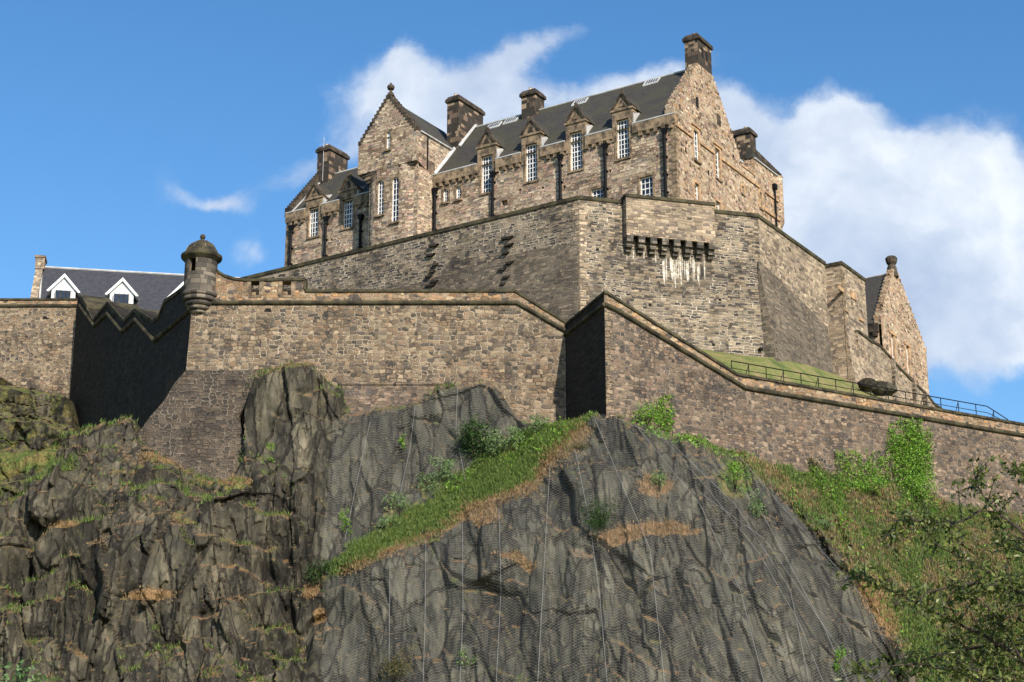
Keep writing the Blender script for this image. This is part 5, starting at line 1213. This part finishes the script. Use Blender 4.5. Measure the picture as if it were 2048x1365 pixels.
# ------------------------------------------------------------------ lookups on the finished rock
def surf(YA, x, z):
    i = (x - xs[0]) / .10; zi = np.interp(z, zs_, np.arange(len(zs_)))
    i0 = int(max(0, min(len(xs) - 2, i))); j0 = int(max(0, min(len(zs_) - 2, zi))); fx, fz = i - i0, zi - j0
    return float((YA[j0, i0] * (1 - fx) + YA[j0, i0 + 1] * fx) * (1 - fz) + (YA[j0 + 1, i0] * (1 - fx) + YA[j0 + 1, i0 + 1] * fx) * fz)
def blur(A, r):
    for ax in (0, 1):
        p = np.pad(A, [(r + 1, r) if a == ax else (0, 0) for a in (0, 1)], 'edge'); c = np.cumsum(p, axis=ax)
        A = (c[2 * r + 1:] - c[:-2 * r - 1])[:A.shape[0]] / (2 * r + 1) if ax == 0 else (c[:, 2 * r + 1:] - c[:, :-2 * r - 1])[:, :A.shape[1]] / (2 * r + 1)
    return A
def shift_min(A, r):
    o = A.copy()
    for d in range(1, r + 1):
        o[d:] = np.minimum(o[d:], A[:-d]); o[:-d] = np.minimum(o[:-d], A[d:])
    A = o.copy()
    for d in range(1, r + 1):
        o[:, d:] = np.minimum(o[:, d:], A[:, :-d]); o[:, :-d] = np.minimum(o[:, :-d], A[:, d:])
    return o
NETY = blur(shift_min(YF, 2), 2) - .05
NETY = np.where(py < outl + 6, np.minimum(NETY, YF - .05) , NETY)
def onrock(x, y, YA=None, it=7):
    YA = YF if YA is None else YA; Y = 130.0
    for _ in range(it):
        p = P(x, y, Y); Yn = surf(YA, p.x, p.z); Y = Y + (Yn - Y) * .7
    p = P(x, y, Y); return Vector((p.x, Y, p.z))

# ------------------------------------------------------------------ rockfall netting
def netmat():
    m = bpy.data.materials.new('galvanised_wire_mesh'); m.use_nodes = True; t = m.node_tree; t.nodes.clear()
    o = t.nodes.new('ShaderNodeOutputMaterial'); b = t.nodes.new('ShaderNodeBsdfPrincipled'); tr = t.nodes.new('ShaderNodeBsdfTransparent'); mx = t.nodes.new('ShaderNodeMixShader')
    b.inputs['Base Color'].default_value = (.21, .205, .185, 1); b.inputs['Roughness'].default_value = .6
    uv = t.nodes.new('ShaderNodeUVMap'); uv.uv_map = 'UVMap'; s = t.nodes.new('ShaderNodeSeparateXYZ'); t.links.new(uv.outputs[0], s.inputs[0])
    u = mth(t, 'DIVIDE', s.outputs[0], .36); v = mth(t, 'DIVIDE', s.outputs[1], .24)
    fs = []
    for op in ('ADD', 'SUBTRACT'):
        q = mth(t, 'FRACT', mth(t, op, u, v)); fs.append(mth(t, 'ABSOLUTE', mth(t, 'SUBTRACT', q, .5)))
    w = mth(t, 'MAXIMUM', fs[0], fs[1]); wire = mth(t, 'GREATER_THAN', w, .479)
    t.links.new(wire, mx.inputs[0]); t.links.new(tr.outputs[0], mx.inputs[1]); t.links.new(b.outputs[0], mx.inputs[2]); t.links.new(mx.outputs[0], o.inputs[0]); return m
M['net'] = netmat(); M['cable'] = plain('steel_cable', (.24, .24, .23), .5, .2, 3, bumpd=0)
net = empty('rockfall_netting', (12, 122, 14), 'grey wire mesh netting with steel cables draped over the middle and right rock', 'netting')
sub = 3
Xn, Zn, Yn = GX[::sub, ::sub], GZ[::sub, ::sub], NETY[::sub, ::sub]
nx_, ny_ = np_project(Xn, Yn, Zn)
nk = (softpoly(nx_, ny_, netpoly, 1.) > .5) & (softpoly(nx_, ny_, rampband, 1.) < .5) & (ny_ > np.interp(nx_, [p[0] for p in OUT], [p[1] for p in OUT]) - 8) & (Zn > 11)
arc = np.cumsum(np.hypot(np.diff(Zn, axis=0, prepend=Zn[:1]), np.clip(np.diff(Yn, axis=0, prepend=Yn[:1]), -.6, .6)), axis=0)
no = gridmesh('mesh_sheet', Xn, Yn, Zn, nk, M['net'], None, np.stack([Xn, arc], -1)); no.data.shade_smooth()
no.parent = net; no.location = -net.location
def cable(pts, r=.035):
    q = []
    for (a, b) in zip(pts[:-1], pts[1:]):
        n = max(2, int(math.hypot(b[0] - a[0], b[1] - a[1]) / 14))
        for i in range(n): q.append((a[0] + (b[0] - a[0]) * i / n, a[1] + (b[1] - a[1]) * i / n))
    q.append(pts[-1]); m_ = MB(); m_.tube([onrock(x, y, NETY) - Vector((0, .10, 0)) for x, y in q], r, 5); m_.build('cable', M['cable'], net)
for pts in ([(1228, 835), (1330, 880), (1420, 985), (1520, 1110), (1600, 1250), (1650, 1375)], [(1270, 850), (1400, 1010), (1480, 1180), (1530, 1375)], [(1480, 915), (1560, 1010), (1650, 1110), (1730, 1200), (1770, 1290)],
            [(1440, 930), (1520, 1020), (1590, 1150), (1650, 1260), (1700, 1375)], [(1190, 840), (1240, 960), (1300, 1100), (1330, 1375)], [(780, 1130), (778, 1375)], [(852, 1080), (850, 1250), (846, 1375)], [(925, 1050), (926, 1220), (920, 1375)],
            [(998, 1020), (1002, 1180), (992, 1375)], [(740, 845), (715, 960), (690, 1080)], [(830, 815), (820, 900), (795, 1010)], [(915, 775), (912, 860), (930, 960)], [(1150, 900), (1180, 1050), (1200, 1200), (1215, 1375)],
            [(1340, 885), (1470, 1010), (1580, 1180), (1620, 1375)], [(1100, 930), (1090, 1100), (1075, 1375)], [(1405, 990), (1530, 1080), (1700, 1330)]):
    cable(pts, .015)

# ------------------------------------------------------------------ vegetation
def leafmesh(name, pos, size, mat, parent=None, up=0.2, aspect=.55, seed=0):
    """one small folded rhombus per leaf"""
    rng = np.random.RandomState(seed); n = len(pos); pos = np.asarray(pos)
    a = rng.normal(size=(n, 3)); a[:, 2] += up; a /= np.linalg.norm(a, axis=1)[:, None]
    r = rng.normal(size=(n, 3)); b = np.cross(a, r); b /= np.linalg.norm(b, axis=1)[:, None]; c = np.cross(a, b)
    L = (size * rng.uniform(.6, 1.3, n))[:, None]; w = L * aspect * .5
    v = np.stack([pos, pos + a * L * .5 + b * w + c * w * .3, pos + a * L, pos + a * L * .5 - b * w + c * w * .3], 1).reshape(-1, 3)
    off = np.zeros(3)
    if parent is not None: off = np.array(parent.location)
    f = np.arange(n * 4).reshape(n, 4)
    me = bpy.data.meshes.new(name); me.vertices.add(n * 4); me.vertices.foreach_set('co', (v - off).astype(np.float32).ravel()); me.loops.add(n * 4); me.loops.foreach_set('vertex_index', f.ravel().astype(np.int32))
    me.polygons.add(n); me.polygons.foreach_set('loop_start', (np.arange(n) * 4).astype(np.int32)); me.polygons.foreach_set('loop_total', np.full(n, 4, np.int32)); me.update(calc_edges=True)
    me.materials.append(mat); o = bpy.data.objects.new(name, me); col.objects.link(o)
    if parent is not None: o.parent = parent
    return o
def blades(name, pts, hgt, mat, nper=6, seed=0, spread=.18, kind='stuff'):
    rng = np.random.RandomState(seed); pts = np.repeat(np.asarray(pts), nper, 0); n = len(pts)
    p = pts + rng.normal(size=(n, 3)) * np.array([spread, spread * .5, .04]); ang = rng.uniform(0, 2 * math.pi, n); w = .035 * rng.uniform(.7, 1.5, n)
    d = np.stack([np.cos(ang), np.sin(ang), np.zeros(n)], 1); h = hgt * rng.uniform(.5, 1.25, n)
    tip = p + np.stack([rng.normal(size=n) * .35 * h, rng.normal(size=n) * .3 * h - .15 * h, h], 1)
    v = np.stack([p - d * w[:, None], p + d * w[:, None], tip], 1).reshape(-1, 3); f = np.arange(n * 3)
    me = bpy.data.meshes.new(name); me.vertices.add(n * 3); me.vertices.foreach_set('co', v.astype(np.float32).ravel()); me.loops.add(n * 3); me.loops.foreach_set('vertex_index', f.astype(np.int32))
    me.polygons.add(n); me.polygons.foreach_set('loop_start', (np.arange(n) * 3).astype(np.int32)); me.polygons.foreach_set('loop_total', np.full(n, 3, np.int32)); me.update(calc_edges=True)
    me.materials.append(mat); o = bpy.data.objects.new(name, me); col.objects.link(o); return tag(o, kind=kind)
vr = np.random.RandomState(11)
def inside_pts(poly, n):
    x0, x1 = min(p[0] for p in poly), max(p[0] for p in poly); y0, y1 = min(p[1] for p in poly), max(p[1] for p in poly); o = []
    while len(o) < n:
        X_, Y_ = vr.uniform(x0, x1, 500), vr.uniform(y0, y1, 500); k = inpoly(X_, Y_, poly)
        o += list(zip(X_[k], Y_[k]))
    return o[:n]
# many points: read straight from the grid of the rock
vis = (py > outl) & (GZ > 12)
def grid_pts(weight, n, lift=0.0):
    w = (weight * vis).ravel(); w = w / w.sum(); k = vr.choice(w.size, n, p=w)
    return np.stack([GX.ravel()[k] + vr.uniform(-.05, .05, n), YF.ravel()[k] - .03, GZ.ravel()[k] + lift], 1)
dz = np.gradient(YF, axis=0) / np.maximum(np.gradient(GZ, axis=0), .05)
lev = np.clip((blur(dz, 2) - .9) / 1.2, 0, 1) * (zs_[:, None] > 12)
patchy = np.clip(fbm(GX * .35, GZ * .35, 160, 4) * 7 + .4, 0, 1)
lowramp = softpoly(px, py, [(1160, 842), (1100, 905), (1050, 985), (940, 1010), (880, 1062), (700, 1140), (690, 1140), (880, 1065), (960, 1020), (1060, 985), (1130, 915), (1175, 855)], 26.)
blades('grass', grid_pts(rampw * (1 - .8 * lowramp) * (.3 + patchy), 9000), .26, M['blade'], 5, 1)
blades('dry_grass', grid_pts(1.6 * lowramp * (.3 + patchy) + lev * (leftw * .07 + .05 * netw) * patchy + zone[..., 2] * .3 * (1 - slopew), 5000), .20, M['blade_dry'], 5, 2)
blades('grass', grid_pts(slopew * (patchy + .25), 16000), .30, M['blade'], 5, 3)
blades('dry_grass', grid_pts(slopew * (1 - patchy) ** 2 + .03 * slopew, 6000), .30, M['blade_dry'], 5, 4)
blades('grass', grid_pts(lev * leftw * (1 - patchy) * .6 + softpoly(px, py, [(0, 960), (110, 925), (160, 915), (150, 945), (0, 985)], 10.), 1500), .35, M['blade'], 5, 5)
gcp = grid_pts(np.clip(softpoly(px, py, [(1500, 930), (1650, 940), (1700, 960), (1850, 970), (1900, 1010), (1830, 1080), (1700, 1100), (1600, 1010)], 40.) * np.clip(fbm(GX * .5, GZ * .5, 170, 4) * 8 - .3, 0, 1) + .08 * slopew + 1.0 * softpoly(px, py, [(1230, 815), (1330, 850), (1440, 885), (1500, 915), (1380, 890), (1290, 860)], 16.), 0, 1), 6500, .05)
tag(leafmesh('ground_cover', gcp + vr.normal(size=gcp.shape) * np.array([.15, .12, .12]), .26, M['leaf_bright'], None, seed=8), kind='stuff')
gcp = grid_pts(np.clip(rampw * (py < 1045 - (px - 700) * .45 + 40) * np.clip(fbm(GX * .9, GZ * .9, 175, 3) * 8 - .2, 0, 1), 0, 1), 1500, .15)
tag(leafmesh('ground_cover', gcp + vr.normal(size=gcp.shape) * np.array([.15, .15, .16]), .22, M['leaf_bright'], None, seed=9), kind='stuff')

def bush(x, y, w, h, mat, label, n=900, leaf=.22, name='bush', cat='bush', seed=0, group=None, Y=None, lobes=7):
    """shrub rooted at photo place x,y; w,h in metres; stems and a ragged crown of leaves in clumps"""
    p = onrock(x, y) if Y is None else P(x, y, Y)
    r = empty(name, p, label, cat, group); rng = np.random.RandomState(seed + int(x)); pts = []
    cs = [(rng.normal() * w * .24, rng.normal() * w * .2 - .15 * w, h * rng.uniform(.15, .85), rng.uniform(.22, .42) * w) for _ in range(lobes)]
    m_ = MB()
    for c in cs: m_.tube([p + Vector((0, .1, -.2)), p + Vector((c[0] * .5, c[1] * .5, c[2] * .5)), p + Vector(c[:3])], .045, 5, .015)
    m_.build('stems', M['bark'], r)
    for c in cs:
        k = int(n / lobes); d = rng.normal(size=(k, 3)); d /= np.linalg.norm(d, axis=1)[:, None]; rad = c[3] * rng.uniform(.35, 1.05, k) ** .6 * (1 + .25 * rng.normal(size=k))
        pts.append(np.array(p)[None] + np.array(c[:3])[None] + d * rad[:, None] * np.array([1, .8, min(1.25, h / w)]))
    leafmesh('foliage', np.concatenate(pts), leaf, mat, r, seed=seed); return r
bush(945, 925, 2.6, 3.2, M['leaf_dark'], 'largest dark green bush halfway up the grassy ramp', 2200, .2, seed=1, lobes=10)
bush(1198, 1068, 2.7, 2.3, M['leaf_dark'], 'dark round bush alone in the middle of the netted rock', 1500, .15, seed=2, lobes=9)
bush(790, 1362, 2.4, 2.2, M['leaf_olive'], 'olive bush at the bottom edge of the netted rock', 1100, .15, seed=3, lobes=8)
bush(642, 1165, 1.6, 1.5, M['leaf_dark'], 'dark green bush in the gully left of the netting', 700, .16, seed=4)
bush(1162, 903, 1.6, .7, M['leaf_olive'], 'low olive bush just right of the grassy ramp', 350, .13, seed=5)
bush(1320, 985, 1.5, 1.5, M['leaf_pale'], 'pale shrub in a hollow right of the rock summit', 400, .16, seed=6)
G1 = 'pale shrubs along the grassy ramp'
for i, (x, y, w, h, n, lb) in enumerate([(1012, 905, 2.0, 2.0, 650, 'pale leafy shrub right of the largest dark ramp bush'), (985, 915, 1.6, 1.8, 500, 'pale shrub touching the right side of the largest dark ramp bush'), (1070, 870, 1.8, 1.3, 400, 'pale low shrub highest up the ramp under the wall'),
        (890, 965, 2.2, 1.8, 700, 'grey-green shrub just left of the largest dark ramp bush'), (855, 985, 1.8, 1.5, 500, 'grey-green shrub second left of the dark ramp bush'), (800, 1035, 1.5, 2.2, 450, 'tall thin pale shrub lower on the ramp'), (770, 1060, 1.3, 1.5, 300, 'small pale shrub near the foot of the ramp')]):
    bush(x, y, w, h, M['leaf_pale'], lb, n, .17, seed=20 + i, group=G1, name='shrub', cat='shrub')
for (x, y, w, h, n, mk, lb, nm) in [(1120, 838, 2.2, 1.0, 500, 'leaf_bright', 'bright leafy plants against the wall left of the shaded return', 'shrub'), (1290, 852, 2.4, 1.7, 900, 'leaf_bright', 'bright green leafy bush at the foot of the corner wall', 'bush'),
        (690, 1075, .8, 2.2, 260, 'leaf_bright', 'bright creeper low on the left edge of the netting', 'creeper'), (806, 905, .6, 1.5, 120, 'leaf_bright', 'small yellow-green creeper high on the netted boulder', 'creeper'),
        (1615, 940, 1.9, 1.0, 450, 'leaf_olive', 'olive brown shrub under the long right wall', 'shrub'), (1470, 985, 2.0, 2.2, 600, 'leaf_bright', 'green shrub on the upper right edge of the netting', 'shrub'), (1515, 1040, 1.5, 2.0, 400, 'leaf_pale', 'pale shrub just below the green one at netting edge', 'shrub'),
        (2040, 1000, 2.0, 3.6, 800, 'leaf_bright', 'bright bush at the right edge against the wall', 'bush'), (540, 925, .5, .4, 60, 'leaf_bright', 'tiny green tuft on the dark rock face by the footing', 'plant'), (1830, 1000, 3.0, 2.0, 1500, 'leaf_bright', 'dense green bush at the foot of the tallest ivy', 'bush'),
        (1740, 990, 2.8, 1.4, 900, 'leaf_bright', 'low green bush below the ragged ivy', 'bush'), (1655, 1060, 1.8, 1.0, 300, 'leaf_pale', 'green scrub patch in the middle of the grassy slope', 'scrub'), (1715, 1160, 1.5, 1.3, 300, 'leaf_pale', 'green scrub patch lower on the grassy slope', 'scrub'),
        (930, 1340, .9, 1.6, 200, 'leaf_pale', 'thin pale plant on the netting at the bottom', 'plant'), (1675, 1350, 1.0, 2.0, 260, 'leaf_bright', 'bright plant at bottom where the netting ends', 'plant')]:
    bush(x, y, w, h, M[mk], lb, n, .17, name=nm, cat=nm, seed=int(x) + 7)
def ivy(fr, poly, n, label, mat, seed, thick=.45, name='ivy'):
    rng = np.random.RandomState(seed); pts = []; px0 = [p[0] for p in poly]; py0 = [p[1] for p in poly]
    while len(pts) < n:
        x, y = rng.uniform(min(px0), max(px0), 400), rng.uniform(min(py0), max(py0), 400); dd = softpoly(x + (vnoise(y / 9, x / 14, seed) - .5) * 26, y + (vnoise(x / 5, y / 22, seed + 5) - .5) * 60, poly, 34.)
        for a, b, c in zip(x, y, dd):
            if c > rng.uniform(.1, .9) and len(pts) < n: s_, z_ = fr.h(a, b); pts.append(tuple(fr.p(s_, -rng.uniform(.02, thick) * (.3 + .7 * c), z_)))
    pts = np.array(pts); r = empty(name, pts[pts[:, 2].argmin()], label, 'ivy', 'ivy on the long right wall')
    m_ = MB(); c = pts.mean(0); b_ = Vector(pts[pts[:, 2].argmin()])
    for k in range(5): q = pts[rng.randint(n)]; m_.tube([b_, Vector((b_ + Vector(q)) / 2) + Vector((rng.normal() * .15, -.02, 0)), Vector(q)], .04, 5, .015)
    m_.build('stems', M['bark'], r); leafmesh('foliage', pts, .2, mat, r, seed=seed)
ivy(F4, [(1790, 860), (1812, 838), (1832, 845), (1850, 870), (1862, 910), (1858, 960), (1830, 975), (1790, 970), (1770, 920), (1775, 890)], 5200, 'large bright green ivy, tallest and densest on the right wall', M['leaf_bright'], 1, .6)
ivy(F4, [(1668, 960), (1672, 905), (1684, 930), (1700, 900), (1712, 935), (1720, 970)], 800, 'leftmost ragged pale ivy on the right wall', M['leaf_bright'], 2)
ivy(F4, [(1716, 975), (1712, 900), (1728, 935), (1745, 915), (1768, 950), (1780, 985)], 1400, 'ragged pale ivy between the leftmost and the tallest ivy', M['leaf_bright'], 3)
ivy(F4, [(1310, 858), (1318, 805), (1330, 792), (1342, 825), (1346, 865)], 700, 'narrow bright ivy climbing near the wall corner', M['leaf_bright'], 4)

# ------------------------------------------------------------------ foreground tree
tree = empty('foreground_tree', (11.5, 17.5, 0), 'leafy tree in the near right corner, its branches reaching in over the slope', 'tree')
TY = 19.0; m_ = MB(); tr_ = P(2330, 1750, TY)
m_.tube([(tr_.x + .3, TY, -.1), (tr_.x + .15, TY, 1.4), (tr_.x, TY, 2.6), (tr_.x - .1, TY, 4.2), (tr_.x + .1, TY, 6.0)], .20, 10, .07); m_.build('trunk', M['bark'], tree)
br = [([(2330, 1650), (2200, 1500), (2000, 1380), (1850, 1330), (1715, 1345)], 0), ([(2330, 1640), (2150, 1400), (2000, 1290), (1900, 1240), (1800, 1190), (1706, 1150)], .4), ([(2330, 1500), (2150, 1250), (2000, 1170), (1900, 1175), (1840, 1190)], -.5),
      ([(2350, 1400), (2200, 1220), (2060, 1080), (1980, 1010), (1950, 960)], -.3), ([(2350, 1450), (2200, 1300), (2060, 1200), (1950, 1130), (1870, 1090)], .6), ([(2350, 1500), (2150, 1300), (2020, 1290), (1880, 1310), (1800, 1340)], .9), ([(2350, 1350), (2200, 1180), (2080, 1120), (2010, 1090)], .8),
      ([(2330, 1600), (2150, 1460), (2020, 1420), (1940, 1380), (1880, 1375)], -.6), ([(2350, 1330), (2220, 1150), (2120, 1000), (2040, 950)], .3), ([(2150, 1400), (2060, 1340), (1990, 1230), (1930, 1180)], .2), ([(2200, 1330), (2100, 1230), (2030, 1180), (1990, 1170)], -.9), ([(2150, 1480), (2050, 1360), (1960, 1330), (1900, 1280)], 1.2),
      ([(2350, 1560), (2200, 1400), (2100, 1300), (2040, 1240), (1985, 1235)], .5), ([(2300, 1500), (2160, 1440), (2060, 1400), (1960, 1345), (1905, 1340)], -1.1), ([(2350, 1420), (2180, 1330), (2100, 1250), (2060, 1150)], 1.4), ([(2350, 1600), (2200, 1500), (2080, 1470), (1990, 1400)], .1),
      ([(2250, 1500), (2120, 1380), (2050, 1310), (1980, 1290), (1925, 1300)], 1.6), ([(2300, 1300), (2180, 1220), (2100, 1180), (2035, 1170)], -.2), ([(1960, 1020), (1930, 1040), (1880, 1050), (1815, 1040), (1790, 1060)], -.25)]
lr = np.random.RandomState(42); lp = []; m_ = MB()
def spline(pts, n=12):
    o = []
    for i in range(len(pts) - 1):
        p0 = pts[max(i - 1, 0)]; p1 = pts[i]; p2 = pts[i + 1]; p3 = pts[min(i + 2, len(pts) - 1)]
        for k in range(n):
            t = k / n; o.append(.5 * ((2 * p1) + (p2 - p0) * t + (2 * p0 - 5 * p1 + 4 * p2 - p3) * t * t + (3 * p1 - p0 - 3 * p2 + p3) * t ** 3))
    return o + [pts[-1]]
for pts, dy in br:
    q = [P(x, y, TY + dy * (1 if i else .2)) for i, (x, y) in enumerate(pts)]; sp = spline(q); m_.tube(sp, .035 if pts[0][0] > 2220 else .014, 6, .005)
    nS = len(sp)
    for i in range(int(nS * .28), nS):
        if lr.rand() < .8:
            tpt = sp[i]; nxt = sp[min(i + 1, nS - 1)]; dr = (nxt - sp[max(i - 1, 0)]).normalized(); tl = lr.uniform(.18, .55) * (1.15 - .5 * i / nS)
            e = tpt + Vector((dr.x * .6 + lr.normal() * .55, lr.normal() * .6, dr.z * .5 + lr.normal() * .45)).normalized() * tl
            m_.tube([tpt, tpt.lerp(e, .5) + Vector((0, 0, .02)), e], .007, 4, .003)
            for k in range(lr.randint(10, 20)): u = lr.uniform(.1, 1.05); lp.append(tuple(tpt.lerp(e, u) + Vector(lr.normal(size=3) * .035)))
    for k in range(10): lp.append(tuple(sp[-1] + Vector(lr.normal(size=3) * .05)))
m_.build('branches', M['bark'], tree)
leafmesh('foliage', np.array(lp), .082, M['leaf_tree'], tree, up=-.3, aspect=.42, seed=5)
sap = P(10, 1420, 21); sp_ = empty('sapling', (sap.x - .5, 21, 0), 'top twigs of a small tree peeping in at the bottom left corner', 'tree')
m_ = MB(); m_.tube([(sap.x - .5, 21, 0), (sap.x - .4, 21, 1.5), tuple(sap), tuple(P(25, 1345, 21))], .05, 6, .01); m_.build('trunk', M['bark'], sp_); lp = []
for (x, y) in ((5, 1345), (30, 1350), (60, 1352), (78, 1360), (15, 1362), (45, 1366), (-15, 1350)):
    p_ = P(x, y, 21)
    for k in range(22): lp.append(tuple(p_ + Vector(lr.normal(size=3) * .08)))
leafmesh('foliage', np.array(lp), .09, M['leaf_pale'], sp_, up=.2, aspect=.4, seed=6)
